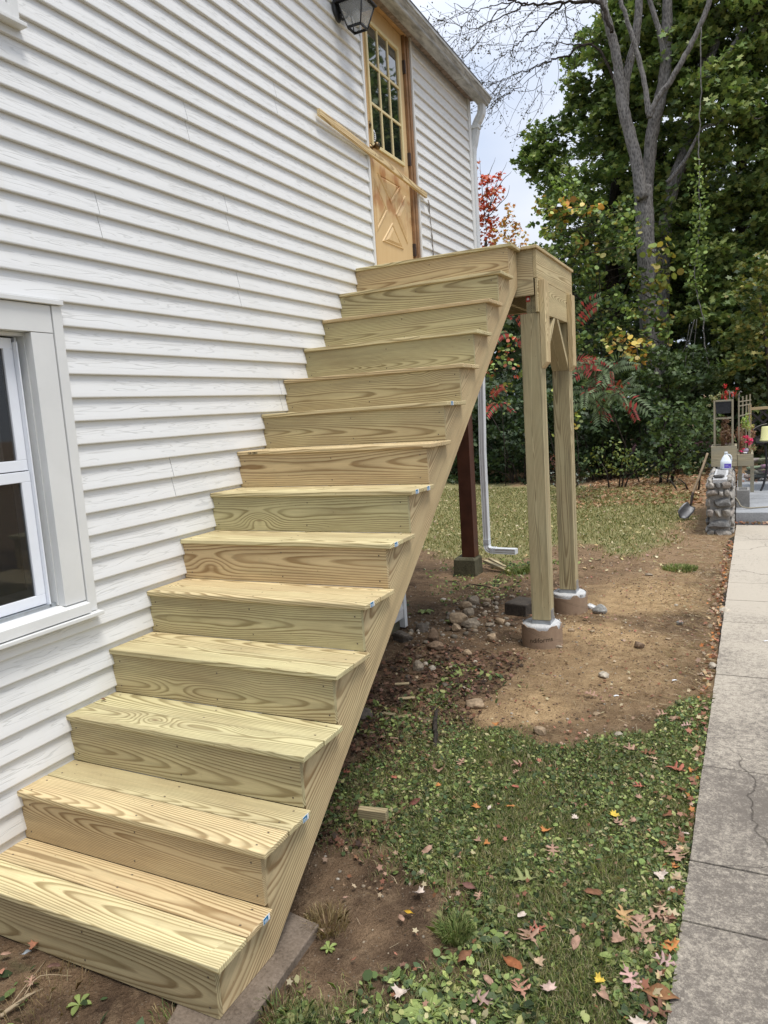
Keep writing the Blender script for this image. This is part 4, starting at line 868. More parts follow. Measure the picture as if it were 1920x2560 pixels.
blades('grass', 150000, (.6, 2.3), (-.4, 3.1), .012, .034, .0009, [(c_[0]*1.3, c_[1]*1.3, c_[2]*1.2) for c_ in GREEN]+[(.46, .40, .22), (.36, .34, .16), (.52, .44, .27)], wn_, 'short green grass growing between the stairs and the path', 3)
blades('lawn_grass', 60000, (-6.5, 1.9), (5.8, 13), .02, .05, .0035, [(.26, .25, .09), (.17, .20, .06), (.33, .29, .13), (.12, .165, .055), (.38, .32, .16)], lambda X, Y: zones(X, Y)[0], 'worn lawn behind the stairs turning yellow', 5)
blades('grass_tuft', 500, (1.36, 1.46), (.40, .50), .03, .07, .001, GREEN, lambda X, Y: np.exp(-((X-1.41)**2+(Y-.45)**2)/.001), 'dense tuft of fine grass at the edge of the bare soil', 8) if False else None
# broad-leaved ground cover
r = np.random.RandomState(11); n = 90000; X = r.uniform(.55, 2.26, n); Y = r.uniform(-.4, 3.0, n); w_ = zones(X, Y)[0]
kf = (r.rand(n) < w_*sstep(.28, .55, fbm(X, Y, 4.5, 5))) & (X < path_x(Y)-.0) & ((X > 1.15) | (Y > .55)); X = X[kf][:26000]; Y = Y[kf][:26000]; N = len(X)
sz = (.0035+.0085*r.rand(N)**2.2)*(1+.55*sstep(1.3, .1, Y)); pos = np.stack([X, Y, gz(X, Y)+.004+.020*r.rand(N)], 1)
bright = (.45+1.1*fbm(X, Y, 2.6, 8))[:, None]
q_ = N//3
tag(leaves('weed_leaves', pos[:N//2], sz[:N//2], palette(N//2, GREEN+[(.13, .17, .075)], .9, r)*bright[:N//2], ROUND, M_GRASS, None, .9, 12), 'low clover and broad-leaved weeds covering the lawn strip', 'weeds', None, 'stuff')
tag(leaves('weed_leaves', pos[N//2:], sz[N//2:]*1.25, palette(N-N//2, GREEN+[(.15, .18, .07), (.34, .3, .16)], .9, r)*bright[N//2:], HEXL, M_GRASS, None, 1.0, 13), 'pointed leaves of plantain and strawberry weeds in the lawn strip', 'weeds', None, 'stuff')
# sparse weeds in the shade and by the footings
X = np.concatenate([r.normal(.72, .22, 1600), r.normal(.15, .3, 800), r.normal(-.1, .25, 900), r.normal(.4, .22, 900), r.uniform(-.1, 1.15, 110)]); Y = np.concatenate([r.uniform(1.2, 3.0, 1600), r.normal(5.2, .4, 800), r.normal(6.0, .25, 900), r.normal(6.1, .2, 900), r.uniform(-.4, -.05, 110)])
ok = fbm(X, Y, 5, 44) > .5; X = X[ok]; Y = Y[ok]
tag(leaves('shade_weeds', np.stack([X, Y, gz(X, Y)+.02*r.rand(len(X))], 1), .006+.02*r.rand(len(X)), palette(len(X), GREEN, .5, r), HEXL, M_GRASS, None, .6, 14), 'sparse weeds on the shaded soil under the stairs and landing', 'weeds', None, 'stuff')
# rosettes / larger weeds, individuals
def rosette(u, v, rad, nl, lb, seed):
    p = at_z(u, v, .0); r_ = np.random.RandomState(seed); V = []; F = []; C = []
    for k in range(nl):
        a = 6.283*k/nl+r_.rand()*.5; L_ = rad*(.6+.5*r_.rand()); w_ = L_*.22; d = Vector((math.cos(a), math.sin(a), 0)); s = Vector((-d.y, d.x, 0)); c0 = Vector((p.x, p.y, float(gz(p.x, p.y))))
        prof = [(0, .1, 0), (.3, .6, .22), (.6, 1, .30), (.85, .7, .25), (1, 0, .16)]
        o = len(V)
        for t, wd, h in prof: V += [c0+d*(t*L_)+s*(wd*w_)+Vector((0, 0, h*L_+.004)), c0+d*(t*L_)+Vector((0, 0, h*L_-.002)), c0+d*(t*L_)-s*(wd*w_)+Vector((0, 0, h*L_+.004))]
        for q in range(4):
            for e in (0, 1): F.append((o+q*3+e, o+q*3+e+1, o+q*3+e+4, o+q*3+e+3))
        c = np.array(GREEN[2])*(.8+.5*r_.rand()); C += [c]*15
    me_ = mesh_np('weed_rosette', [tuple(v_) for v_ in V], np.array(F).ravel(), np.arange(len(F))*4, np.full(len(F), 4), np.array(C))
    return tag(obj('weed_rosette', me_, M_GRASS), lb, 'weed', 'leafy weeds in the lawn strip')
RZ = [(1070, 2520, .075, 14, 'spiky rosette weed at the bottom edge of the lawn'), (1330, 2360, .05, 8, 'broad bright green leaf cluster left of the curled brown leaves'), (1545, 2395, .06, 9, 'bright broad-leaved weed in the lower right grass'), (1600, 2440, .055, 8, 'lush weed next to the path at the lower right'), (1590, 1995, .055, 10, 'blue-green rosette near the yellow leaf'), (1185, 1985, .05, 10, 'pointed rosette weed in the upper left grass'), (1325, 2210, .055, 10, 'spiky rosette beside the pale oak leaf'), (1720, 1880, .06, 9, 'tall leafy weed at the path edge'), (950, 1985, .05, 8, 'leafy weed in the shade by the offcut'), (1060, 2455, .04, 6, 'small pale rosette on the bare soil edge'), (1133, 2385, .04, 6, 'round-leaved weed at the bare soil edge'), (820, 2360, .03, 7, 'grey-green clover clump by the concrete pad'), (1062, 1518, .09, 7, 'bright dandelion leaves beneath the landing'), (200, 2520, .045, 5, 'single narrow-leaved weed left of the bottom step'), (1125, 1545, .05, 6, 'small bright weed in the stone heap')]
for n_, (u, v, rd, nl, lb) in enumerate(RZ): rosette(u, v, rd, nl, lb, 60+n_)
def tuft(u, v, n, rad, h, pal_, lb, cat='grass', seed=1, wd=.0009, z=0.0):
    p = at_z(u, v, z); r_ = np.random.RandomState(seed); L_ = []
    V = np.zeros((n, 5, 3)); a = r_.rand(n)*6.28; q = rad*np.sqrt(r_.rand(n)); X = p.x+q*np.cos(a); Y = p.y+q*np.sin(a); Z = gz(X, Y); hh = h*(.5+.6*r_.rand(n)); ln = hh*r_.uniform(.2, 1.0, n); la = a+r_.randn(n)*.6; b = r_.rand(n)*3.14
    bx, by = np.cos(b)*wd, np.sin(b)*wd; mx, my = X+np.cos(la)*ln*.4, Y+np.sin(la)*ln*.4
    V[:, 0] = np.stack([X-bx, Y-by, Z], 1); V[:, 1] = np.stack([X+bx, Y+by, Z], 1); V[:, 2] = np.stack([mx+bx, my+by, Z+hh*.7], 1); V[:, 4] = np.stack([mx-bx, my-by, Z+hh*.7], 1); V[:, 3] = np.stack([X+np.cos(la)*ln, Y+np.sin(la)*ln, Z+hh*.8], 1)
    return tag(obj('grass_tuft', mesh_np('grass_tuft', V.reshape(-1, 3), np.arange(n*5), np.arange(n)*5, np.full(n, 5), np.repeat(palette(n, pal_, .5, r_), 5, 0)), M_GRASS), lb, cat, None, 'stuff')
tuft(1138, 2325, 900, .05, .06, GREEN[:4], 'dense tuft of fine green grass beside the bare soil', seed=2)
DRY = [(.34, .25, .12), (.26, .18, .09), (.20, .15, .07), (.42, .33, .19)]
tuft(815, 2300, 500, .07, .05, DRY, 'dry straw tuft beside the concrete pad', seed=3)
tuft(120, 2490, 200, .12, .04, DRY, 'thin dry straws on the mossy soil before the bottom step', seed=21, wd=.0008); tuft(430, 2545, 160, .06, .03, DRY+GREEN[:2], 'thin grass at the foot of the bottom riser', seed=22)
tuft(690, 2520, 260, .05, .05, DRY+GREEN[:2], 'mixed dry and green tuft by the lower pad corner', seed=4); tuft(740, 2545, 260, .05, .05, GREEN, 'green tuft at the bottom edge beside the pad', seed=5)
tuft(1700, 1420, 600, .16, .04, GREEN[:4], 'green tuft at the end of the lawn by the straw', seed=6, wd=.003); tuft(1300, 1420, 500, .14, .07, GREEN[:4], 'bright grass tuft behind the pedestal', seed=7, wd=.002)
# straw along the path and loose blades
r = np.random.RandomState(19); L_ = 5200; V = np.zeros((L_, 4, 3)); Y = np.concatenate([r.uniform(2.4, 9.5, 3600), r.uniform(-.4, 6, 1600)]); X = np.concatenate([path_x(Y[:3600])-np.abs(r.normal(0, .22, 3600))*(.5+Y[:3600]*.22)-.01, r.uniform(-.2, 2.2, 1600)])
a = r.rand(L_)*3.14; ln = r.uniform(.02, .09, L_)*(.5+Y*.12); wd = .0007+.0002*Y; Z = gz(X, Y)+.004+.01*r.rand(L_); dx, dy = np.cos(a)*ln/2, np.sin(a)*ln/2
V[:, 0] = np.stack([X-dx, Y-dy, Z], 1); V[:, 1] = np.stack([X-dx-dy/ln*wd*2, Y-dy+dx/ln*wd*2, Z], 1); V[:, 2] = np.stack([X+dx-dy/ln*wd*2, Y+dy+dx/ln*wd*2, Z+.004*r.rand(L_)], 1); V[:, 3] = np.stack([X+dx, Y+dy, Z+.004], 1)
tag(obj('straw', mesh_np('straw', V.reshape(-1, 3), np.arange(L_*4), np.arange(L_)*4, np.full(L_, 4), np.repeat(palette(L_, DRY+[(.5, .4, .26)], .4, r), 4, 0)), M_DEAD), 'dry straw and grass clippings along the path edge', 'straw', None, 'stuff')
# small litter
r = np.random.RandomState(23)
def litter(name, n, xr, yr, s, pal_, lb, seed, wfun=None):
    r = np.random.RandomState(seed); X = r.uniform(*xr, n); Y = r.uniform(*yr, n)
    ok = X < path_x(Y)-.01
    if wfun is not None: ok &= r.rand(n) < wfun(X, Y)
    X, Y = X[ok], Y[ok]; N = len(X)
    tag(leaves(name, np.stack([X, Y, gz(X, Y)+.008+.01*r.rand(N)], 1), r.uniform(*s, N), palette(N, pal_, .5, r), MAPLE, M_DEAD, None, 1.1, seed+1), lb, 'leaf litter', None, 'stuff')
DEADP = [(.30, .17, .12), (.24, .12, .07), (.40, .27, .19), (.20, .09, .05), (.42, .34, .22), (.34, .15, .10)]
litter('leaf_litter', 3600, (-7, 1.9), (5.8, 13.5), (.012, .028), [(.52, .45, .26), (.5, .42, .2), (.40, .27, .19), (.6, .52, .34), (.42, .30, .16)], 'small pale fallen leaves sprinkled over the lawn', 31)
litter('leaf_litter', 4200, (-.3, 3.6), (10.4, 15.5), (.02, .045), [(.36, .21, .11), (.28, .15, .08), (.45, .30, .18), (.22, .11, .06)], 'drift of brown leaves below the trees', 33)
litter('leaf_litter', 1500, (.3, 2.24), (.7, 6.2), (.005, .014), DEADP, 'bits of dry leaf on the soil beside the stairs', 35)
litter('leaf_litter', 2600, (.2, 1.12), (.9, 3.3), (.008, .022), [(.10, .055, .035), (.07, .04, .028), (.16, .08, .05), (.05, .035, .025), (.22, .13, .09)], 'dead leaves caught in the shade below the stringer', 36)  # litter palette darkened so its colour adds to the under-stair shade
r = np.random.RandomState(47); N = 620; Y = r.uniform(.3, 7.5, N); X = path_x(Y)-.012-np.abs(r.normal(0, .045, N))
tag(leaves('leaf_litter', np.stack([X, Y, gz(X, Y)+.010+.022*r.rand(N)], 1), r.uniform(.008, .022, N), palette(N, DEADP+[(.5, .36, .2), (.5, .2, .07)], .6, r), MAPLE, M_DEAD, None, .7, 48), 'torn dry leaves banked against the path edge', 'leaf litter', None, 'stuff')
r = np.random.RandomState(57); N = 240; X = r.uniform(1.15, 2.2, N); Y = r.uniform(-.2, 2.3, N)
tag(leaves('leaf_litter', np.stack([X, Y, gz(X, Y)+.018+.010*r.rand(N)], 1), r.uniform(.006, .015, N), palette(N, DEADP, .6, r), MAPLE, M_DEAD, None, 1.0, 58), 'small torn leaf pieces scattered in the grass strip', 'leaf litter', None, 'stuff')
# individual fallen leaves
OAK = [(0, -1.35), (.04, -.85), (.20, -.72), (.09, -.50), (.12, -.38), (.52, -.42), (.72, -.22), (.50, -.14), (.14, -.08), (.15, .06), (.62, .22), (.84, .46), (.58, .44), (.16, .34), (.15, .48), (.38, .74), (.42, .98), (.24, .86), (.10, .80), (0, 1.2)]
OAK = OAK+[(-x*.94, y-.03) for x, y in OAK[-2:0:-1]]
MAP = [(0, -1.1), (.05, -.55), (.45, -.75), (.42, -.45), (.95, -.35), (.68, -.05), (.95, .35), (.5, .30), (.30, .42), (.35, .80), (.12, .72), (0, 1.05)]; MAP = MAP+[(-x, y) for x, y in MAP[-2:0:-1]]
OVAL = [(0, -1.2), (.03, -.9), (.3, -.6), (.48, -.1), (.42, .4), (.2, .8), (0, 1.05), (-.2, .8), (-.42, .4), (-.48, -.1), (-.3, -.6), (-.03, -.9)]
def leaf_mesh(outline, s, curl, seed):
    r_ = np.random.RandomState(seed); bm = bmesh.new(); a, b = r_.rand()*6.28, r_.rand()*.8
    vs_ = [bm.verts.new((x*s, y*s, 0)) for x, y in outline]; f_ = bm.faces.new(vs_); f_.normal_update(); bmesh.ops.triangulate(bm, faces=bm.faces); bmesh.ops.subdivide_edges(bm, edges=bm.edges[:], cuts=1)
    for v in bm.verts:
        x, y = v.co.x/s, v.co.y/s; v.co.z = s*(curl*(x*x*(.6+b)+.35*y*y*math.sin(a))+.12*math.sin(5*x+a)*math.cos(4*y)+.10*abs(x))
    me_ = bpy.data.meshes.new('fallen_leaf'); bm.to_mesh(me_); bm.free(); me_.polygons.foreach_set('use_smooth', [True]*len(me_.polygons)); return me_
def fleaf(u, v, s, kind, col, lb, seed, zoff=.024):
    r_ = np.random.RandomState(seed); p = at_z(u, v, .005); z = float(gz(p.x, p.y))+zoff if p.x < path_x(p.y) else .012
    me_ = leaf_mesh({'oak': OAK, 'maple': MAP, 'oval': OVAL}[kind], s, .15+.45*r_.rand(), seed)
    M = Matrix.Translation((p.x, p.y, z)) @ Matrix.Rotation(r_.rand()*6.28, 4, 'Z') @ Matrix.Rotation((r_.rand()-.5)*.5, 4, 'X') @ Matrix.Rotation((r_.rand()-.5)*.4, 4, 'Y')
    o = obj('fallen_leaf', me_, M_FALL, None, M, (*col, 1)); so = o.modifiers.new('thickness', 'SOLIDIFY'); so.thickness = .0005; return tag(o, lb, 'fallen leaf', 'single leaves fallen on the grass and soil')
PK, BR, TN, YL, RD, PL, OR, GN = (.38, .235, .165), (.20, .095, .05), (.44, .31, .20), (.62, .44, .07), (.38, .13, .085), (.58, .48, .40), (.50, .21, .07), (.25, .27, .11)
z1 = lambda a, b: (960+a/1.728, 1800+b/1.728)
FL = [(1065, 128, .030, 'oak', PK, 'pink-brown oak leaf at the top of a cluster by the bare soil'), (1140, 140, .028, 'oak', BR, 'curled brown oak leaf in the cluster by the bare soil'), (1165, 168, .018, 'maple', TN, 'tan scrap of leaf below the brown oak leaf cluster'), (1265, 205, .040, 'oak', RD, 'large reddish oak leaf near the path top'), (585, 188, .030, 'oak', PK, 'mauve oak leaf standing on edge in the upper grass'), (240, 218, .024, 'maple', PK, 'pink star-shaped leaf at the shade edge'), (335, 185, .022, 'oak', PK, 'thin pink oak leaf left of the mauve one'), (235, 278, .012, 'maple', OR, 'tiny bright orange leaf at the shade edge'), (568, 287, .014, 'oval', RD, 'small round crimson leaf in the middle grass'), (1105, 285, .022, 'oak', RD, 'red folded leaf in the upper right grass'), (1100, 330, .016, 'maple', PK, 'small pink leaf under the red folded leaf'),
 (1280, 298, .022, 'oval', BR, 'brown leaf beside the path joint'), (1225, 415, .024, 'oval', BR, 'dark brown leaf close to the path'), (130, 355, .026, 'oval', (.16, .06, .045), 'dark red-brown oval leaf near the shade'), (398, 370, .018, 'maple', OR, 'orange maple leaf in the left grass'), (455, 375, .012, 'oval', PL, 'pale cream leaf next to the orange maple leaf'), (546, 370, .014, 'oval', OR, 'orange rounded leaf right of the cream leaf'), (995, 403, .018, 'maple', YL, 'bright yellow leaf in the right grass'), (1020, 440, .024, 'oak', PK, 'pink leaf below the bright yellow leaf'), (1075, 428, .015, 'maple', PK, 'small pink leaf right of the yellow one'), (825, 412, .013, 'maple', PL, 'pale small leaf in the centre of the grass'), (700, 472, .020, 'maple', OR, 'rusty orange leaf in the centre of the grass'),
 (403, 513, .015, 'maple', PK, 'pink small maple leaf in the left grass'), (443, 532, .012, 'maple', OR, 'orange crumpled leaf by the pink maple leaf'), (185, 556, .024, 'oval', PK, 'broad pink leaf at the left of the grass'), (728, 556, .028, 'oak', PK, 'pink spiky oak leaf in the middle of the lawn'), (610, 680, .042, 'oak', GN, 'large pale green oak leaf in the middle of the lawn'), (1255, 575, .038, 'oak', PK, 'large mauve-pink oak leaf beside the path'), (1205, 530, .022, 'oval', BR, 'brown curled leaf above the mauve oak leaf'), (1300, 487, .012, 'oval', PL, 'pale round leaf touching the path edge'), (1262, 632, .014, 'maple', OR, 'orange leaf against the path edge'), (1190, 672, .022, 'maple', PL, 'pale beige leaf near the path'), (1265, 680, .018, 'maple', TN, 'tan leaf against the path edge'), (1240, 730, .012, 'oval', PL, 'small cream leaf by the path'),
 (365, 708, .028, 'oval', (.18, .09, .07), 'dull brown leaf on the left weeds'), (410, 750, .016, 'oak', PK, 'thin pink leaf beside the dull brown one'), (905, 745, .026, 'oval', BR, 'dark brown leaf in the right centre'), (150, 738, .020, 'maple', PL, 'pale leaf on the bare soil'), (105, 822, .015, 'oval', (.5, .3, .03), 'golden leaf on the bare soil'), (75, 850, .016, 'oval', PK, 'pink leaf on the bare soil'), (597, 840, .018, 'oval', PL, 'whitish leaf in the lower centre'), (1040, 850, .040, 'oak', (.45, .28, .13), 'golden-brown oak leaf in the big cluster'), (1110, 900, .045, 'oak', PK, 'large pinkish oak leaf in front of the cluster'), (1175, 850, .032, 'oak', PK, 'pink oak leaf at the right of the cluster'), (1200, 820, .024, 'oak', TN, 'tan oak leaf at the back of the cluster'), (625, 920, .040, 'oak', PK, 'long pink oak leaf in the lower grass'), (660, 905, .026, 'oak', RD, 'rosy leaf overlapping the long pink oak leaf'),
 (527, 915, .010, 'oval', PK, 'tiny pink leaf left of the long oak leaf'), (830, 962, .022, 'oval', PK, 'pink folded leaf in the lower centre'), (1010, 955, .022, 'maple', PK, 'pink leaf under the big cluster'), (1140, 968, .018, 'oak', PK, 'thin pink leaf under the big cluster'), (1235, 985, .024, 'maple', OR, 'orange-brown leaf by the lower path edge'), (350, 1010, .026, 'oval', BR, 'curled chestnut leaf in the lower left grass'), (555, 1040, .030, 'oval', (.30, .11, .045), 'rust-brown curled leaf in the lower grass'), (668, 1037, .016, 'maple', TN, 'tan leaf beside the rust-brown one'), (1215, 1052, .026, 'oak', (.45, .30, .27), 'mauve leaf at the lower path edge'), (1065, 1120, .034, 'oak', (.50, .31, .27), 'large rosy oak leaf with rounded lobes near the bottom'), (930, 1122, .014, 'maple', YL, 'small yellow leaf near the bottom'),
 (450, 1118, .018, 'oval', PK, 'small pink-brown leaf near the bottom'), (585, 1150, .034, 'oak', (.42, .22, .15), 'slender red-brown oak leaf near the bottom'), (710, 1155, .022, 'maple', (.55, .40, .33), 'cream and pink leaf near the bottom'), (70, 1170, .022, 'maple', PL, 'white star-shaped leaf at the bottom left'), (415, 1195, .028, 'oak', (.36, .24, .2), 'faded oak leaf at the bottom left'), (1190, 1190, .040, 'oval', (.26, .13, .06), 'big curled brown leaf against the path at the bottom'), (1180, 1255, .034, 'oak', (.16, .08, .05), 'dark curled leaf at the bottom by the path'), (945, 1185, .020, 'oval', PK, 'narrow pink leaf near the bottom'), (1100, 1300, .022, 'maple', PL, 'pale leaf on the bottom edge'), (385, 1292, .012, 'oval', PL, 'small pale leaf on the bottom edge')]
for n_, (a_, b_, s, kd, c, lb) in enumerate(FL):
    u, v = z1(a_, b_); fleaf(u, v, s*1.3, kd, c, lb, 200+n_)
FL2 = [(1478, 1738, .040, 'oak', PK, 'large pink oak leaf lying on the brown soil'), (1655, 1785, .034, 'oak', PK, 'pink oak leaf where soil meets grass'), (1685, 1795, .034, 'oak', PK, 'second pink oak leaf where soil meets grass'), (1465, 1545, .024, 'maple', (.45, .2, .14), 'red maple leaf behind the near footing'), (1705, 1556, .026, 'oak', PK, 'pink leaf beside the blue-grey stone'), (1715, 1812, .026, 'oak', (.5, .33, .28), 'pale pink leaf right of the grass edge'), (1240, 1812, .022, 'maple', OR, 'orange leaf behind the upright tan stone'), (88, 2385, .020, 'maple', (.38, .17, .10), 'russet leaf touching the bottom riser'), (68, 2403, .018, 'oval', (.3, .33, .36), 'grey-blue scrap at the foot of the bottom riser'), (17, 2405, .016, 'oval', PK, 'pink leaf at the left border'), (8, 2446, .018, 'oval', (.5, .24, .16), 'salmon leaf lowest at the left border'), (80, 2468, .022, 'oak', PK, 'pinkish oak leaf among the dry stalks'), (137, 2432, .020, 'oval', (.16, .09, .07), 'dark brown leaf near the moss'), (1290, 1925, .018, 'oak', PK, 'pink leaf in the shaded upper grass'), (968, 1800, .022, 'oak', PK, 'dull pink leaf in the deep shade'), (985, 1852, .022, 'oval', PK, 'pink leaf in the shade beside the stringer'), (868, 1935, .022, 'oak', RD, 'red leaf tight against the stringer shade'), (945, 1925, .014, 'oval', PK, 'small rosy leaf in the shade'), (985, 1945, .018, 'maple', RD, 'reddish leaf at the shade boundary'), (235, 1752, .012, 'maple', BR, 'tiny brown leaf on the third tread')]
for n_, (u, v, s, kd, c, lb) in enumerate(FL2):
    if 'tread' in lb:
        o = fleaf(u, v, s, kd, c, lb, 400+n_); o.location = (.035, .66, zt(3)+.008); continue
    fleaf(u, v, s, kd, c, lb, 400+n_)

# ------------------------------------------------------------------ patio, stone wall and the garden things on it
patio = empty('patio', (3.2, 9, .17), 'grey stamped concrete patio raised beyond the end of the path', None, None, 'structure')
for j, (ya, yb) in enumerate(((8.62, 9.9), (9.915, 11.4), (11.415, 13.4))):
    for i_, (xa, xb) in enumerate(((2.34, 3.1), (3.115, 4.6))): box('slab', xa, xb, ya, yb, -.05, .150+.002*((i_+j) % 2), M_PATIO, patio, .006)
box('patio_base', 2.36, 4.55, 8.64, 13.38, -.15, .13, M_JOINT, patio)
litter('leaf_litter', 900, (2.3, 2.36), (8.5, 8.6), (.015, .03), DEADP, 'x', 90) if False else None
r = np.random.RandomState(77); N = 500; X = np.concatenate([r.uniform(2.3, 4, 220), r.uniform(2.35, 3.5, 280)]); Y = np.concatenate([r.uniform(8.54, 8.64, 220), r.uniform(11.8, 13.2, 280)]); Zz = np.concatenate([np.full(220, .02), np.full(280, .165)])
tag(leaves('leaf_litter', np.stack([X, Y, Zz+.02*r.rand(N)], 1), r.uniform(.012, .03, N), palette(N, DEADP, .5, r), MAPLE, M_DEAD, None, 1.0, 78), 'dry leaves gathered along the patio step and logs', 'leaf litter', None, 'stuff')
wall = empty('stone_wall', (2.17, 9, 0), 'low mortared fieldstone garden wall beside the path end', 'stone wall')
box('mortar_core', 2.065, 2.285, 7.945, 10.06, -.1, .60, concrete('mortar', (.30, .285, .26), (.20, .19, .175), 20, .004), wall, .004)
SC = [(.27, .25, .22), (.33, .30, .26), (.21, .205, .195), (.30, .265, .23), (.37, .345, .305)]
def wstone(c, s, seed):
    k = SC[seed % 5]; f = .8+.4*((seed*37) % 17)/17
    return obj('stone', rock_mesh('stone', 500+seed, s, 2, .93, .10), M_STONE, wall, Matrix.Translation(c) @ Matrix.Rotation(((seed*13) % 7-3)*.02, 4, 'Y'), (k[0]*f, k[1]*f, k[2]*f, 1))
sd_ = 0
# end face rows: (z0, z1, x splits)
for z0, z1_, xsr in ((-.06, .065, [2.035, 2.12, 2.31]), (.07, .185, [2.03, 2.30]), (.195, .30, [2.04, 2.115, 2.20, 2.295]), (.31, .435, [2.035, 2.075, 2.30]), (.445, .53, [2.03, 2.17, 2.215, 2.29]), (.535, .622, [2.035, 2.12, 2.20, 2.30])):
    for a_, b_ in zip(xsr, xsr[1:]): wstone(((a_+b_)/2, 7.945, (z0+z1_)/2), ((b_-a_)*.53, .06, (z1_-z0)*.53), sd_); sd_ += 1
for sx in (2.055, 2.292):
    for z0 in (-.05, .06, .17, .28, .39, .50):
        y = 8.0
        while y < 10.0:
            L_ = .16+.2*rs.rand(); wstone((sx, y+L_/2, z0+.055), (.045, L_*.52, .056), sd_); sd_ += 1; y += L_
cb = box('cap_block', 2.10, 2.255, 7.93, 9.2, .600, .648, M_WHITEC, wall, .006)
for k in range(8): box('cap_slot', 2.125, 2.228, 8.15+k*.125, 8.19+k*.125, .6475, .6492, M_JOINT, wall)
for k in range(9): wstone((2.272, 8.0+k*.24, .625), (.035, .115, .040), sd_); sd_ += 1
for k in range(9): wstone((2.072, 8.0+k*.24, .618), (.030, .115, .034), sd_); sd_ += 1
tag(obj('flat_stone', rock_mesh('flat_stone', 811, (.066, .07, .030), 2, .1), M_STONE, None, Matrix.Translation((2.165, 8.06, .672)), (.10, .095, .09, 1)), 'flat dark stone lying on top of the wall cap', 'stone')
# jug
jug = empty('plastic_jug', (2.228, 9.1, .65), 'white plastic gallon jug with purple label on the stone wall', 'jug')
JP = Vector((2.222, 9.10, .649)); M_JUG = plain('white_plastic', (.72, .77, .82), .35, .4, amt=.03, bump=0)
bm = bmesh.new(); R_ = []
for z, h in ((0, .062), (.006, .068), (.08, .068), (.11, .066), (.118, .060), (.15, .048), (.185, .026), (.196, .018), (.205, .018)):
    R_.append([bm.verts.new((JP.x+h*(abs(math.cos(a))**.6)*math.copysign(1, math.cos(a)), JP.y+h*(abs(math.sin(a))**.6)*math.copysign(1, math.sin(a)), JP.z+z)) for a in np.linspace(0, 2*math.pi, 25)[:-1]+.13])
for a_, b_ in zip(R_, R_[1:]):
    for k in range(24): bm.faces.new([a_[k], a_[(k+1) % 24], b_[(k+1) % 24], b_[k]])
bm.faces.new(R_[0][::-1]); bm.faces.new(R_[-1]); obj('body', bm_done(bm, 'body', 0, 1, True), M_JUG, jug)
lathe('cap', [(0, 0), (.021, 0), (.021, .02), (.018, .024), (0, .024)], Matrix.Translation(JP+Vector((0, 0, .205))), M_JUG, jug)
tubes('handle', [smoothline([JP+Vector((.02, -.012, .195)), JP+Vector((.052, -.02, .185)), JP+Vector((.066, -.02, .15)), JP+Vector((.064, -.01, .105))], [.008]*4, 4)], M_JUG, jug)
M_PUR = plain('purple_label', (.13, .09, .50), .5, .3, amt=.08, bump=0)
box('label', JP.x-.018, JP.x+.062, JP.y-.0700, JP.y-.0692, JP.z+.022, JP.z+.078, M_PUR, jug)
boxes('label_print', [(JP.x-.010, JP.x+.030, JP.y-.0706, JP.y-.0701, JP.z+.054, JP.z+.060), (JP.x-.010, JP.x+.050, JP.y-.0706, JP.y-.0701, JP.z+.040, JP.z+.043), (JP.x+.04, JP.x+.055, JP.y-.0706, JP.y-.0701, JP.z+.028, JP.z+.036), (JP.x-.05, JP.x-.03, JP.y-.0703, JP.y-.0699, JP.z+.03, JP.z+.036)], plain('label_text', (.5, .45, .75), .5, .3, bump=0), jug)
# planters
M_GW = wood_mat('greyed_planter_wood', .012, 1.35)
def planter(x0, x1, y0, y1, z0, z1_, lb):
    p = empty('planter_box', ((x0+x1)/2, (y0+y1)/2, z0), lb, 'planter'); t = .03
    board('side_board', x1-x0, z1_-z0, t, frame(((x0+x1)/2, y0+t/2, (z0+z1_)/2), EX, EZ), p, (rs.rand(), .5, .52, 1), M_GW)
    board('side_board', x1-x0, z1_-z0, t, frame(((x0+x1)/2, y1-t/2, (z0+z1_)/2), EX, EZ), p, (rs.rand(), .5, .5, 1), M_GW)
    for x in (x0+t/2-.004, x1-t/2+.004): board('side_board', y1-y0-2*t-.002, z1_-z0, t, frame((x, (y0+y1)/2, (z0+z1_)/2), EY, EZ), p, (rs.rand(), .6, .36, 1), M_GW)
    box('soil', x0+t, x1-t, y0+t+.001, y1-t-.001, z0+.01, z1_-.03, M_JOINT, p); return p
planter(2.035, 2.345, 9.42, 9.85, .655, .93, 'large square grey wooden planter box behind the jug')
planter(2.355, 2.545, 9.60, 10.7, .64, .80, 'long low wooden planter with pink flowers right of the large box')
for x, y, h in ((2.36, 9.65, .64), (2.52, 10.6, .64)): tag(box('prop_timber', x, x+.05, y, y+.05, .15, h-.002, M_GW, None, .002, 2, (.3, .5, .25, 1)), 'timber leg propping up the low planter at its %s end' % ('near' if y < 10 else 'far'), 'timber')
# grey timber frame stand with black box
fr = empty('plant_stand', (2.17, 9.5, .93), 'tall grey timber stand rising from the planter with a black pot', 'plant stand')
def stick(nm, a_, b_, t, par, c=(.3, .4, .22, 1), mat=None): a_, b_ = Vector(a_), Vector(b_); return board(nm, (b_-a_).length, t, t, frame((a_+b_)/2, b_-a_, (0, 1, .01) if abs((b_-a_).normalized().y) < .9 else (1, 0, 0)), par, c, mat or M_GW, .002)
for x in (2.075, 2.295):
    for y in (9.47, 9.78): stick('leg', (x, y, .905), (x, y, 1.545), .022, fr)
for z in (1.30, 1.535):
    for y in (9.47, 9.78): stick('rail', (2.087, y, z), (2.283, y, z), .018, fr)
    for x in (2.075, 2.295): stick('rail', (x, 9.482, z-.02), (x, 9.768, z-.02), .018, fr)
M_POT = plain('black_plastic_pot', (.028, .03, .034), .5, .4, nscale=40, amt=.5)
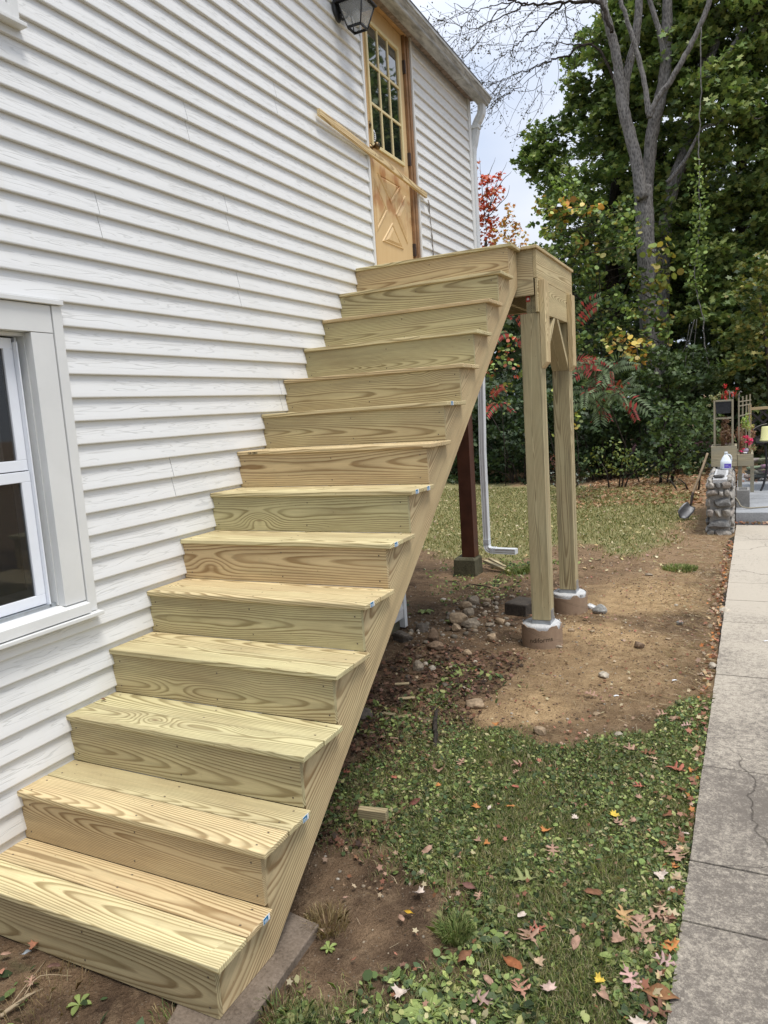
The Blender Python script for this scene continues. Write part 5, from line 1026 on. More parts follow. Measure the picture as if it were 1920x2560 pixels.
pot = tag(prism('black_pot', [(2.10, 1.365), (2.265, 1.365), (2.28, 1.50), (2.288, 1.502), (2.288, 1.52), (2.083, 1.52), (2.083, 1.502), (2.09, 1.50)], 'y', 9.48, 9.76, M_POT, None, .003), 'black square plastic pot hung in the timber stand', 'pot')
tr = empty('trellis', (2.45, 10.2, .8), 'grey wooden trellis of thin uprights behind the stand', 'trellis')
for k in range(4): stick('upright', (2.37+k*.045, 10.0+k*.35, .80), (2.37+k*.05, 10.0+k*.35, 1.56+.01*k), .02, tr)
for z in (1.50, 1.44, 1.30, 1.1): stick('crossbar', (2.365, 10.02, z), (2.53, 11.05, z), .014, tr)
def plant_(name, lb, cat, c, rad, n, s, pal_, seed, tmpl=HEXL, stems=0, sc_=(.3, .22, .1)):
    e = empty(name, (c[0], c[1], c[2]-rad[2]), lb, cat); r_ = np.random.RandomState(seed)
    leaves('foliage', np.concatenate([clump_pts(np.array(c)+r_.randn(3)*np.array(rad)*.62, np.array(rad)*.5*(.5+r_.rand()), max(1, n//6), r_, .0) for _ in range(6)]), r_.uniform(s*.6, s*1.3, max(1, n//6)*6), palette(max(1, n//6)*6, pal_, .5, r_), tmpl, M_LEAF, e, .4, seed)
    L_ = []
    for k in range(stems):
        a_ = Vector((c[0]+rad[0]*.5*r_.randn()*.6, c[1]+rad[1]*.4*r_.randn(), c[2]-rad[2])); b_ = a_+Vector((r_.randn()*rad[0]*.6, r_.randn()*rad[1]*.4, rad[2]*(1+r_.rand()))); L_.append(([a_, (a_+b_)/2+Vector(r_.randn(3)*.01), b_], [.003, .002, .001]))
    if L_: tubes('stem', L_, plain('stem_'+name+str(seed), sc_, .8, .1, bump=0), e, 4)
    return e
BRN = [(.20, .10, .06), (.30, .18, .11), (.14, .07, .045), (.36, .25, .16)]
plant_('withered_plant', 'brown withered plant inside the large planter', 'plant', (2.185, 9.62, 1.08), (.10, .14, .16), 700, .018, BRN, 1, stems=30, sc_=(.3, .18, .1))
plant_('withered_plant', 'reddish withered plant between stand and trellis', 'plant', (2.40, 10.0, 1.0), (.07, .25, .16), 500, .018, BRN+[(.35, .12, .07)], 2, stems=26, sc_=(.28, .13, .08))
plant_('green_plant', 'light green leafy plant by the trellis', 'plant', (2.43, 10.1, 1.16), (.05, .1, .15), 160, .022, [(.25, .36, .10), (.40, .42, .12)], 3, stems=5)
plant_('red_flowers', 'bright red flowers on top of the timber stand', 'flowers', (2.21, 9.62, 1.635), (.045, .05, .07), 130, .014, [(.65, .05, .04), (.55, .03, .05), (.4, .1, .06)], 4, MAPLE, 10)
plant_('red_flowers', 'smaller red flowers above the black pot beside the curled hooks', 'flowers', (2.33, 9.8, 1.61), (.05, .05, .045), 80, .013, [(.62, .06, .04), (.5, .05, .05)], 5, MAPLE, 8)
plant_('pale_green_plant', 'pale yellow-green plant spilling over the left of the stand', 'plant', (2.075, 9.6, 1.57), (.06, .07, .05), 200, .014, [(.36, .36, .18), (.45, .42, .25), (.2, .25, .1)], 6, HEXL, 12)
plant_('pink_flowers', 'upper pink flowers in the low planter', 'flowers', (2.475, 9.95, .965), (.045, .06, .045), 150, .017, [(.75, .07, .22), (.85, .12, .30)], 7, MAPLE, 8)
plant_('pink_flowers', 'single pink flower at the near end of the low planter', 'flowers', (2.395, 9.68, .865), (.022, .02, .02), 30, .014, [(.8, .06, .25)], 8, MAPLE, 2)
plant_('flower_foliage', 'green and brown foliage below the pink flowers', 'plant', (2.47, 10.1, .86), (.07, .25, .07), 500, .014, [(.10, .16, .05), (.3, .25, .12), (.16, .20, .07), (.3, .1, .07)], 9, HEXL, 12)
plant_('yellow_plant', 'yellow-leaved plant on the lattice fence corner', 'plant', (2.50, 11.2, 1.22), (.07, .15, .14), 200, .022, [(.5, .42, .16), (.55, .36, .12), (.3, .34, .1)], 10, HEXL, 6)
hk = tubes('plant_hooks', [smoothline([(2.255, 9.7, 1.55), (2.258, 9.7, 1.63), (2.245, 9.7, 1.665), (2.228, 9.7, 1.655)], [.005]*4, 4), smoothline([(2.30, 9.72, 1.55), (2.30, 9.72, 1.61), (2.285, 9.72, 1.64), (2.268, 9.72, 1.625)], [.005]*4, 4), smoothline([(2.37, 9.9, 1.55), (2.375, 9.9, 1.61), (2.39, 9.9, 1.645), (2.408, 9.9, 1.63)], [.005]*4, 4)], plain('grey_iron', (.25, .24, .23), .6, .4)); tag(hk, 'curled grey iron plant hooks above the stand', 'plant hooks')
gb = tag(obj('painted_ball', rock_mesh('painted_ball', 901, (.042, .042, .042), 3, 0, .02), plain('mauve_glaze', (.30, .24, .32), .3, .5, nscale=12, amt=.4), None, Matrix.Translation((2.455, 9.75, .835))), 'mauve and white ball resting in the low planter', 'garden ball')
tag(rock_o := obj('white_stone', rock_mesh('white_stone', 905, (.030, .02, .016), 2), M_STONE, None, Matrix.Translation((2.445, 9.68, .812)), (.7, .7, .7, 1)), 'small white stone in front of the mauve ball', 'stone')
# cinder block
cb_ = empty('cinder_block', (2.42, 9.2, .15), 'grey two-hole cinder block standing on the patio by the wall', 'cinder block')
boxes('block_body', [(2.345, 2.50, 9.05, 9.10, .154, .375), (2.345, 2.50, 9.36, 9.41, .154, .375), (2.345, 2.375, 9.1005, 9.3595, .154, .375), (2.470, 2.50, 9.1005, 9.3595, .154, .375), (2.3755, 2.4695, 9.21, 9.25, .154, .372)], M_BLOCK, cb_, .002)
tag(tubes('garden_hose', [smoothline([(2.33, 8.95, .30), (2.37, 8.93, .24), (2.40, 8.9, .19), (2.48, 8.9, .165), (2.62, 8.98, .162), (2.85, 9.1, .162)], [.008]*6, 5)], plain('tan_hose', (.32, .28, .2), .6, .3)), 'thin tan hose trailing over the patio beside the block', 'hose')
# lattice fence
lf = empty('lattice_fence', (3.1, 12.6, .15), 'dark diagonal lattice fence panel with a pale top rail behind the patio', 'fence')
M_LAT = plain('dark_lattice', (.045, .038, .035), .8, .2); xa, xb, z0, z1_ = 2.56, 4.4, .70, 1.30
stick('top_rail', (xa-.03, 12.6, z1_+.03), (xb, 12.6, z1_+.07), .045, lf, (.3, .1, .5, 1), M_WOOD)
stick('fence_post', (xa-.03, 12.6, .15), (xa-.03, 12.6, z1_+.10), .05, lf, (.6, .1, .42, 1), M_WOOD)
for k in range(14):
    x = xa-.55+k*.17
    for sg in (1, -1):
        a_, b_ = (x, z0), (x+.6, z1_)
        if sg < 0: a_, b_ = (x+.6, z0), (x, z1_)
        (ax, az), (bx, bz) = a_, b_
        def clip(ax, az, bx, bz):
            pts_ = []
            t0, t1 = 0, 1; dx = bx-ax
            for lim, sgn in ((xa, 1), (xb, -1)):
                fa, fb = sgn*(ax-lim), sgn*(bx-lim)
                if fa < 0 and fb < 0: return None
                if fa < 0: t0 = max(t0, fa/(fa-fb))
                if fb < 0: t1 = min(t1, fa/(fa-fb))
            return (ax+dx*t0, az+(bz-az)*t0, ax+dx*t1, az+(bz-az)*t1) if t1-t0 > .1 else None
        c_ = clip(ax, az, bx, bz)
        if c_: board('lattice_slat', math.hypot(c_[2]-c_[0], c_[3]-c_[1]), .035, .008, frame(((c_[0]+c_[2])/2, 12.6+sg*.0055, (c_[1]+c_[3])/2), (c_[2]-c_[0], 0, c_[3]-c_[1]), (0, .0, 1)), lf, (.3, .3, .3, 1), M_LAT, 0)
# table, bucket, logs
tb = empty('black_table', (3.0, 11.0, .15), 'black metal patio table with a curved leg at the right border', 'table')
box('tabletop', 2.60, 3.6, 10.7, 11.6, .862, .882, M_BLACK, tb, .004)
tubes('leg', [smoothline([(2.72, 10.8, .86), (2.74, 10.8, .5), (2.70, 10.78, .25), (2.66, 10.75, .155)], [.016]*4, 5)], M_BLACK, tb); tubes('leg', [smoothline([(3.5, 10.8, .86), (3.48, 10.8, .5), (3.52, 10.78, .25), (3.56, 10.75, .155)], [.016]*4, 5)], M_BLACK, tb)
bk = empty('yellow_bucket', (2.76, 10.95, .883), 'pale yellow plastic bucket standing upside down on the black table', 'bucket')
lathe('body', [(.12, 0), (.122, .012), (.112, .018), (.108, .045), (.104, .048), (.092, .205), (.085, .212), (0, .212)], Matrix.Translation((2.765, 10.98, .883)), plain('pale_yellow_plastic', (.74, .72, .34), .45, .35, amt=.05, bump=0), bk, 28)
lp = empty('log_pile', (2.9, 12, .15), 'low pile of split grey logs under the lattice fence', 'log pile')
for k in range(26):
    x = 2.55+.1*(k % 8)+rs.rand()*.05; z = .20+.085*(k//7)+rs.rand()*.03; y = 12.0+rs.rand()*.3; a_ = (rs.rand()-.5)*.9
    obj('log', rock_mesh('log', 700+k, (.13+.05*rs.rand(), .05, .035+.012*rs.rand()), 2, .3), M_STONE, lp, Matrix.Translation((x, y, z)) @ Matrix.Rotation(a_*.5, 4, 'Y') @ Matrix.Rotation(a_*.6, 4, 'Z'), (.17+.1*rs.rand(), .15+.08*rs.rand(), .14+.07*rs.rand(), 1))
tag(tubes('dry_stick', [smoothline([(2.52, 11.0, 1.02), (2.62, 11.0, 1.10), (2.75, 11.0, 1.14)], [.004, .004, .003], 4)], plain('stick_grey', (.3, .28, .26), .8, .1)), 'thin dry stick leaning behind the yellow bucket', 'stick')
# shovel
sh = empty('shovel', (1.69, 9.1, 0), 'long-handled shovel leaning on the planter with its blade on the straw', 'shovel')
pB = at_y(1713, 1280, 9.12); pH0 = at_y(1728, 1262, 9.16); pN = at_y(1730, 1238, 9.2); pT = at_y(1769, 1133, 9.44)
tubes('handle', [smoothline([pN, (pN+pT)/2+Vector((.004, 0, 0)), pT], [.017, .017, .015], 6)], plain('worn_ash_handle', (.34, .25, .16), .6, .2, nscale=20, amt=.35), sh)
tubes('socket', [smoothline([pH0, (pH0+pN)/2, pN.lerp(pT, .06)], [.014, .017, .020], 4)], M_IRON, sh)
tip = at_y(1700, 1294, 9.02); d = (tip-pH0).normalized(); s_v = d.cross(Vector((.2, 1, .2))).normalized(); nn = d.cross(s_v).normalized(); Ls = (tip-pH0).length; bm = bmesh.new(); G = []
for i_ in range(9):
    t = i_/8; wd_ = .085*(1 if t < .62 else math.sqrt(max(0, 1-((t-.62)/.39)**2)))*(.75+.25*min(1, t*4)); row = []
    for j in range(7): q = (j-3)/3; row.append(bm.verts.new(pH0+d*(t*Ls)+s_v*(q*wd_)+nn*(.022*(q*q-.5)+.012*math.sin(t*3))))
    G.append(row)
for a_, b_ in zip(G, G[1:]):
    for k in range(6): bm.faces.new([a_[k], a_[k+1], b_[k+1], b_[k]])
so = obj('blade', bm_done(bm, 'blade', 0, 1, True), plain('shovel_steel', (.12, .12, .125), .45, .5, metal=.5, nscale=25, amt=.4), sh); md = so.modifiers.new('t', 'SOLIDIFY'); md.thickness = .003

# ------------------------------------------------------------------ trees
def P3(lst, Y): return [dsp(u, v, (Y[i] if isinstance(Y, (list, tuple)) else Y)) for i, (u, v) in enumerate(lst)]
def px2m(px, y): return px/.864*(y+1.39)/FPX*1.04
big = empty('bare_tree', tuple(dsp(1412, 1015, 16)), 'tall grey-barked tree forking into bare limbs above the landing', 'tree')
T0 = P3([(1414, 1040), (1410, 900), (1403, 760), (1398, 620), (1396, 540), (1391, 450), (1388, 405)], 16)
tubes('trunk', [smoothline(T0, [.235, .20, .195, .195, .195, .19, .19], 5, .006)], M_BARK, big, 14, .10)
limb = [(P3([(1387, 430), (1375, 350), (1358, 280), (1345, 225), (1335, 150), (1322, 80), (1306, 20), (1290, -60)], 15.8), [.13, .125, .12, .115, .10, .09, .08, .06]),
 (P3([(1394, 440), (1402, 350), (1410, 280), (1425, 220), (1437, 150), (1440, 80), (1442, 0), (1446, -70)], 16.3), [.14, .13, .135, .13, .115, .11, .10, .08]),
 (P3([(1402, 250), (1392, 180), (1378, 120), (1360, 60), (1340, 0), (1326, -50)], 15.6), [.06, .05, .05, .045, .04, .03]),
 (P3([(1402, 255), (1418, 215), (1445, 180), (1475, 130), (1500, 80), (1530, 10), (1545, -60)], 15.5), [.06, .055, .055, .055, .05, .05, .045]),
 (P3([(1350, 240), (1352, 170), (1372, 90), (1380, 20), (1385, -60)], 16), [.09, .09, .085, .08, .07]),
 (P3([(1425, 210), (1432, 120), (1422, 60), (1404, 0), (1400, -50)], 16.2), [.06, .06, .055, .05, .05])]
for pts, rad in limb:
    tubes('limb', [smoothline(pts, rad, 5, .006, 3)], M_BARK, big, 10, .1)
# long bare branches with drooping twigs on the left
za = lambda a_, b_: ((1100+a_/2.38)*.864, (b_/2.38)*.864)
BRL = [([(1322, 70), za(952, 20), za(850, 8), za(740, 12), za(520, 25), za(440, 5), za(300, -20)], [.05, .045, .04, .035, .025, .018, .01]), ([za(740, 12), za(640, 110), za(530, 200), za(470, 260), za(380, 330), za(300, 420), za(240, 490)], [.025, .018, .015, .012, .009, .006, .003]),
 ([(1343, 215), za(920, 270), za(750, 330), za(640, 370), za(560, 400), za(420, 450), za(330, 490), za(250, 490)], [.04, .03, .022, .018, .014, .01, .007, .003]), ([za(910, 265), za(780, 262), za(640, 255), za(560, 290)], [.018, .014, .01, .005]), ([za(520, 25), za(380, 90), za(200, 165), za(60, 130), za(0, 120)], [.018, .014, .009, .005, .003]),
 ([za(730, 20), za(755, 110), za(760, 175), za(795, 250)], [.015, .012, .009, .004]), ([za(440, 5), za(300, 40), za(200, 60), za(80, 20)], [.014, .01, .007, .003]), ([za(560, 400), za(600, 520), za(615, 650)], [.008, .005, .002]), ([za(640, 370), za(480, 520), za(380, 560), za(300, 590)], [.009, .006, .004, .002]), ([za(500, -40), za(330, 90), za(240, 240), za(130, 350)], [.014, .01, .006, .003]), ([za(700, -30), za(560, 60), za(470, 170), za(440, 300)], [.012, .009, .006, .003]), ([(1060, -60), (1030, 0), (1000, 60), (975, 110)], [.012, .009, .006, .003])]
TW = []; LP = []; r = np.random.RandomState(5)
def twigs(pts, rad, dens, depth=0):
    for i_ in range(2, len(pts)-1):
        if r.rand() < dens:
            d = (pts[i_+1]-pts[i_]).normalized(); a_ = Vector((r.randn()*.6-.35, r.randn()*.4, r.randn()*.35-.35)); q = pts[i_].copy(); L_ = r.uniform(.35, 1.3)*(1 if depth == 0 else .5); cur = (d*.6+a_).normalized(); P_ = [q]
            for s in range(5): cur = (cur+Vector((r.randn()*.2, r.randn()*.15, .06+r.randn()*.16))).normalized(); q = q+cur*(L_/5); P_.append(q)
            R0 = .0065 if depth == 0 else .004; TW.append((P_, [R0*(1-.13*s) for s in range(6)]))
            for s in (2, 3, 4, 5):
                if r.rand() < .55: 
                    for _ in range(r.randint(1, 4)): LP.append(P_[s]+Vector(r.randn(3)*.04))
            if depth < 1: twigs(P_, None, .55, depth+1)
for pts, rad in BRL:
    P_, R_ = smoothline(P3(pts, 15.2+r.rand()*1.0), rad, 6, .02, r.randint(99)); TW.append((P_, R_)); twigs(P_, R_, .55)
tubes('branches', TW, M_BARKD, big, 4)
leaves('sparse_leaves', np.array([tuple(p) for p in LP]), r.uniform(.018, .034, len(LP)), palette(len(LP), [(.06, .055, .03), (.10, .075, .045), (.05, .06, .03)], .4, r), QUAD, M_LEAF, big, -.2, 4, 1.5)
# second leaning trunk behind
t2 = empty('leaning_tree', tuple(dsp(1430, 1015, 17)), 'second dark trunk leaning right behind the bare tree', 'tree')
tubes('trunk', [smoothline(P3([(1425, 1040), (1425, 800), (1432, 560), (1440, 470), (1458, 390), (1480, 330), (1505, 250), (1520, 170), (1528, 80), (1530, 0), (1526, -60)], 17), [.22, .19, .17, .16, .15, .145, .14, .14, .12, .11, .10], 4, .008)], M_BARK, t2, 12, .1)
tubes('limb', [smoothline(P3([(1524, 150), (1543, 100), (1558, 50), (1565, 0), (1570, -60)], 16.9), [.10, .09, .085, .08, .07], 4, .01)], M_BARK, t2, 8)
tubes('limb', [smoothline(P3([(1518, 190), (1545, 150), (1575, 110), (1610, 60), (1660, 0), (1700, -50)], 16.7), [.06, .055, .05, .045, .04, .03], 4, .01)], M_BARK, t2, 8)
tubes('dead_branch', [smoothline(P3([(1440, 395), (1480, 345), (1514, 281), (1545, 268), (1575, 252), (1595, 246), (1614, 240), (1632, 257), (1651, 251)], 16.2), [.05, .04, .03, .025, .022, .02, .016, .014, .005], 4, .004)], M_BARK, t2, 7)
tubes('dead_branch', [smoothline(P3([(1575, 252), (1560, 240), (1548, 232)], 16.2), [.012, .008, .003], 3)], M_BARK, t2, 5)
# leafy crowns
DG = [(.14, .205, .06), (.18, .25, .07), (.10, .155, .055), (.28, .33, .10), (.14, .20, .075)]
def crown(parent, name, clumps, nper, s, pal_, seed, tmpl=MAPLE, vert=.75, up=.5):
    r_ = np.random.RandomState(seed); P_ = []; C_ = []; S_ = []
    for (u, v, rp, Y) in clumps:
        c = dsp(u, v, Y); R = px2m(rp, Y); n = int(nper*(R/.6)**2); 
        # each clump is a few tilted layers (sprays), so sky shows between them
        lay = 5
        for q in range(lay):
            cc = np.array(c)+np.array([r_.randn()*.38, r_.randn()*.38, (q-2)/2.3*vert])*R
            m_ = n//lay; d = r_.randn(m_, 3); d /= np.linalg.norm(d, axis=1)[:, None]; rr = r_.rand(m_)**.45*R*r_.uniform(.55, .95)
            p_ = cc+d*rr[:, None]*np.array([1, 1, .34]); p_[:, 2] -= .25*((p_[:, 0]-cc[0])**2+(p_[:, 1]-cc[1])**2)/max(R, .1)
            k = .75+.5*r_.rand(); P_.append(p_); C_.append(palette(m_, pal_, .55, r_)*k)
    P_ = np.concatenate(P_); C_ = np.concatenate(C_); N = len(P_)
    return leaves(name, P_, r_.uniform(s*.65, s*1.2, N), C_, tmpl, M_LEAF, parent, up, seed, .8)
def grid_clumps(x0, x1, y0, y1, step, rp, Y, seed, keep=lambda u, v: True, skip=.0):
    r_ = np.random.RandomState(seed); o = []; v = y0
    while v <= y1:
        u = x0
        while u <= x1:
            uu, vv = u+r_.uniform(-.35, .35)*step, v+r_.uniform(-.35, .35)*step
            if keep(uu, vv) and r_.rand() > skip: o.append((uu, vv, rp*r_.uniform(.75, 1.25), r_.uniform(*Y)))
            u += step
        v += step*.85
    return o
def left_edge(v):
    t = [(-80, 1300), (40, 1262), (110, 1250), (230, 1222), (300, 1160), (330, 1135), (380, 1165), (450, 1185), (560, 1150), (650, 1060), (1100, 1060)]
    for (a, x0), (b, x1) in zip(t, t[1:]):
        if v <= b: return x0+(x1-x0)*max(0, (v-a))/(b-a)
    return 1060
mp = empty('maple_tree', tuple(dsp(1330, 1010, 18)), 'broad dark green maple filling the sky behind the bare tree', 'tree')
tubes('trunk', [smoothline(P3([(1330, 1030), (1325, 800), (1320, 600), (1330, 400), (1325, 250), (1310, 100)], 18), [.2, .18, .16, .13, .1, .05], 4, .01)], M_BARKD, mp, 10)
kl = lambda u, v: u > left_edge(v)+22
cl = grid_clumps(1130, 1500, -60, 640, 60, 44, (17.2, 18.8), 21, kl, .10)
cl += [(1125, 335, 18, 17.4), (1150, 330, 26, 17.4), (1180, 320, 30, 17.4), (1150, 365, 22, 17.5), (1180, 300, 26, 17.3), (1235, 140, 26, 17.6), (1262, 85, 26, 17.8), (1228, 235, 24, 17.6), (1240, 190, 26, 17.6), (1165, 372, 26, 17.4), (1195, 345, 30, 17.4)]
crown(mp, 'crown', cl, 440, .082, DG, 31)
LB = []
for (u, v, rp, Y) in cl[::3]: LB.append(([dsp(1325, min(v+120, 900), 18), (dsp(1325, min(v+120, 900), 18)+dsp(u, v, Y))/2+Vector((0, 0, .2)), dsp(u, v, Y)], [.04, .025, .01]))
tubes('branches', LB, M_BARKD, mp, 5)
mr = empty('maple_tree', tuple(dsp(1600, 1000, 17)), 'second green maple reaching over the planters at the right border', 'tree')
tubes('trunk', [smoothline(P3([(1600, 1020), (1605, 700), (1600, 400), (1610, 100)], 18.5), [.2, .17, .12, .06], 4, .01)], M_BARKD, mr, 10)
cr_ = grid_clumps(1440, 1740, -80, 860, 66, 50, (16.2, 18.2), 22, lambda u, v: not (1440 < u < 1530 and v > 640), .07)
crown(mr, 'crown', cr_, 440, .085, DG+[(.17, .23, .06), (.24, .27, .085)], 32)
LB = [([dsp(1602, min(v+100, 900), 18.4), (dsp(1602, min(v+100, 900), 18.4)+dsp(u, v, Y))/2+Vector((0, 0, .2)), dsp(u, v, Y)], [.04, .025, .01]) for (u, v, rp, Y) in cr_[::3]]
tubes('branches', LB, M_BARKD, mr, 5)
ym = empty('young_maple', tuple(dsp(1640, 1000, 14.5)), 'yellow-green young maple low at the right border', 'tree')
tubes('trunk', [smoothline(P3([(1665, 1000), (1660, 800), (1640, 640)], 14.8), [.05, .04, .02], 4, .01)], M_BARKD, ym, 7)
crown(ym, 'crown', [(1630, 590, 30, 14.3), (1655, 610, 34, 14.3), (1600, 615, 22, 14.3), (1650, 680, 30, 14.4), (1600, 700, 26, 14.4), (1570, 730, 24, 14.5), (1640, 740, 34, 14.4), (1590, 780, 28, 14.5), (1655, 560, 20, 14.2)], 420, .062, [(.14, .18, .05), (.20, .22, .06), (.10, .14, .04), (.3, .26, .07)], 33)
# shrubs low down
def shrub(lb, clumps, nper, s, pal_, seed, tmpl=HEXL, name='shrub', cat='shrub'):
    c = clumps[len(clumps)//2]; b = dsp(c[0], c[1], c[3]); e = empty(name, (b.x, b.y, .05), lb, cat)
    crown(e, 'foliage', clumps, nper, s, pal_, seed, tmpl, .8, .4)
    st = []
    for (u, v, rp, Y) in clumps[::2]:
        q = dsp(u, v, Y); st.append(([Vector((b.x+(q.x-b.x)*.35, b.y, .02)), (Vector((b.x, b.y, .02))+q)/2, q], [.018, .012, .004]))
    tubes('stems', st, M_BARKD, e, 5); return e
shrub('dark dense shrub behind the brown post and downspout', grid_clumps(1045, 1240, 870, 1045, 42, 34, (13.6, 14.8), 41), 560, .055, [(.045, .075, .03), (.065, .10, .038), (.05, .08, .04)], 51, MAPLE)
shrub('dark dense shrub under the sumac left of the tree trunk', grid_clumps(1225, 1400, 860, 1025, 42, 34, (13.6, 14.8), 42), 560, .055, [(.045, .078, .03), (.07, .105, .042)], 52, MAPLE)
shrub('yellow-green low bush in front of the tree trunk', [(1290, 985, 22, 12.8), (1320, 970, 24, 12.8), (1350, 985, 26, 12.7), (1330, 1005, 24, 12.6), (1365, 1000, 20, 12.6), (1305, 1010, 18, 12.6), (1385, 1010, 18, 12.6)], 420, .038, [(.12, .17, .05), (.08, .12, .035), (.22, .24, .06)], 53)
shrub('mid green maple sapling right of the trunk', [(1440, 890, 26, 12.9), (1465, 900, 28, 12.9), (1500, 915, 26, 13), (1440, 925, 28, 12.8), (1475, 940, 26, 12.8), (1420, 950, 20, 12.8), (1490, 970, 22, 12.7), (1455, 985, 24, 12.7), (1430, 1005, 18, 12.6), (1480, 1000, 20, 12.6), (1510, 880, 22, 13)], 460, .05, [(.09, .14, .045), (.13, .18, .06), (.06, .095, .035)], 54, MAPLE)
shrub('silvery grey-green low plants behind the posts', [(1200, 1035, 16, 12.5), (1240, 1038, 16, 12.5), (1270, 1035, 16, 12.4), (1225, 1020, 14, 12.6), (1165, 1040, 14, 12.5), (1260, 1050, 12, 12.2)], 500, .03, [(.20, .22, .18), (.14, .16, .12), (.26, .28, .24)], 55)
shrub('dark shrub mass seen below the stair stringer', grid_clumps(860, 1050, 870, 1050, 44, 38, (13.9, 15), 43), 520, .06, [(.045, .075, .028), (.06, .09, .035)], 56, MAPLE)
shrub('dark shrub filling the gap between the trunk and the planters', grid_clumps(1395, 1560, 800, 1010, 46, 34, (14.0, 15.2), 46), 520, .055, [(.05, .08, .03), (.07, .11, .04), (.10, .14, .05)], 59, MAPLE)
shrub('straggly undergrowth at the foot of the right-hand trees', [(1400, 1020, 16, 12.2), (1430, 1025, 14, 12.1), (1460, 1030, 14, 12), (1500, 1015, 18, 12), (1525, 1000, 14, 12), (1380, 1030, 14, 12.2)], 380, .03, [(.08, .12, .04), (.16, .15, .06), (.12, .1, .05)], 57)
bp_ = shrub('reddish brown dead brush pile behind the downspout', [(1205, 985, 18, 13.2), (1225, 995, 16, 13.1), (1190, 1000, 14, 13.1)], 300, .03, [(.14, .05, .035), (.20, .08, .05)], 58, QUAD, 'brush_pile', 'brush')
# vines draped over the shrubs
def vine(lb, clumps, nper, s, pal_, seed, tmpl=ROUND):
    c = clumps[0]; b = dsp(c[0], c[1], c[3]); e = empty('climbing_vine', (b.x, b.y, .05), lb, 'vine')
    crown(e, 'foliage', clumps, nper, s, pal_, seed, tmpl, .8, .35)
    P_ = [dsp(u, v, Y) for u, v, rp, Y in clumps]; P_.sort(key=lambda q: -q.z)
    if len(P_) > 1: tubes('stem', [smoothline(P_+[Vector((P_[-1].x, P_[-1].y, .05))], [.008]*(len(P_)+1), 3, .01)], M_BARKD, e, 5)
YO = [(.58, .42, .09), (.62, .32, .09), (.42, .44, .12), (.22, .30, .08), (.60, .50, .20)]; VG = [(.22, .31, .085), (.17, .24, .07), (.29, .37, .11)]
vine('bright green vine climbing at the left of the maple above the landing', [(1205, 385, 20, 15.2), (1240, 405, 20, 15.2), (1210, 420, 22, 15.2), (1245, 440, 20, 15.2), (1190, 450, 18, 15.1), (1280, 450, 18, 15.1)], 480, .045, VG, 61)
vine('yellow and orange vine leaves above the landing', [(1190, 445, 22, 14.9), (1165, 455, 14, 14.9), (1215, 470, 20, 14.9), (1250, 445, 22, 14.9), (1275, 455, 18, 14.9), (1290, 450, 14, 14.9), (1200, 500, 16, 14.8), (1245, 520, 16, 14.8), (1290, 540, 14, 14.8), (1175, 500, 12, 14.8)], 230, .062, YO, 62)
vine('mixed green and orange vine behind the corner of the landing', grid_clumps(1160, 1380, 470, 760, 46, 28, (14.6, 15.4), 44, skip=.15), 460, .045, VG+[(.10, .15, .05), (.08, .125, .045), (.30, .28, .09), (.08, .13, .05)], 63)
vine('orange and yellow vine hanging left of the trunk', [(1310, 735, 16, 14.4), (1330, 745, 20, 14.4), (1365, 755, 22, 14.4), (1380, 775, 18, 14.3), (1350, 735, 18, 14.4), (1395, 745, 14, 14.4), (1340, 720, 14, 14.4)], 190, .055, YO, 64)
vine('yellow-green vine cloaking the lower tree trunk', [(1395, 810, 16, 15.4), (1400, 835, 18, 15.4), (1405, 860, 16, 15.4), (1415, 885, 14, 15.4), (1420, 910, 10, 15.3), (1425, 930, 8, 15.3)], 420, .05, [(.20, .24, .05), (.15, .2, .045), (.3, .3, .07)], 65)
vine('large yellow leaves right of the trunk', [(1405, 540, 16, 15.0), (1430, 560, 16, 15), (1425, 590, 16, 15), (1445, 530, 14, 15), (1440, 620, 14, 15), (1450, 590, 12, 15), (1410, 620, 12, 15)], 170, .066, [(.36, .38, .09), (.45, .36, .08), (.24, .3, .08)], 66)
vine('vine with yellow leaves peeping between the two posts', [(1205, 870, 14, 12.5), (1215, 900, 14, 12.5), (1205, 930, 12, 12.5), (1245, 890, 12, 12.5), (1250, 915, 12, 12.5), (1200, 850, 12, 12.6), (1245, 935, 8, 12.5)], 230, .045, [(.34, .38, .09), (.42, .3, .07), (.22, .28, .07), (.5, .4, .15)], 67)
vine('red and green vine between stringer and nearer post', [(1065, 800, 22, 12.8), (1090, 770, 22, 12.8), (1110, 740, 20, 12.8), (1075, 850, 20, 12.8), (1100, 830, 18, 12.8), (1055, 880, 16, 12.8), (1115, 800, 18, 12.9), (1085, 880, 14, 12.8)], 260, .04, VG+[(.45, .08, .05), (.30, .30, .08), (.5, .16, .09), (.12, .18, .05), (.1, .15, .04)], 68)
vine('green and gold vine wrapped over the middle of the bare trunk', [(1385, 600, 18, 15.1), (1415, 610, 18, 15.1), (1395, 640, 22, 15.1), (1425, 650, 20, 15.1), (1380, 670, 20, 15.1), (1410, 690, 24, 15.1), (1440, 700, 20, 15.1), (1390, 720, 22, 15.1), (1425, 740, 24, 15.1), (1370, 620, 16, 15.1), (1400, 770, 22, 15.1)], 330, .05, VG+[(.10, .15, .05), (.14, .2, .06), (.5, .36, .1)], 69)
hv = empty('hanging_vine', tuple(dsp(1515, 900, 15)), 'long green vine hanging in a loop beside the right-hand trees', 'vine')
HP = P3([(1512, 60), (1513, 200), (1510, 330), (1512, 450), (1508, 520), (1500, 600), (1518, 690), (1520, 730), (1530, 790), (1510, 825), (1490, 850)], 15)
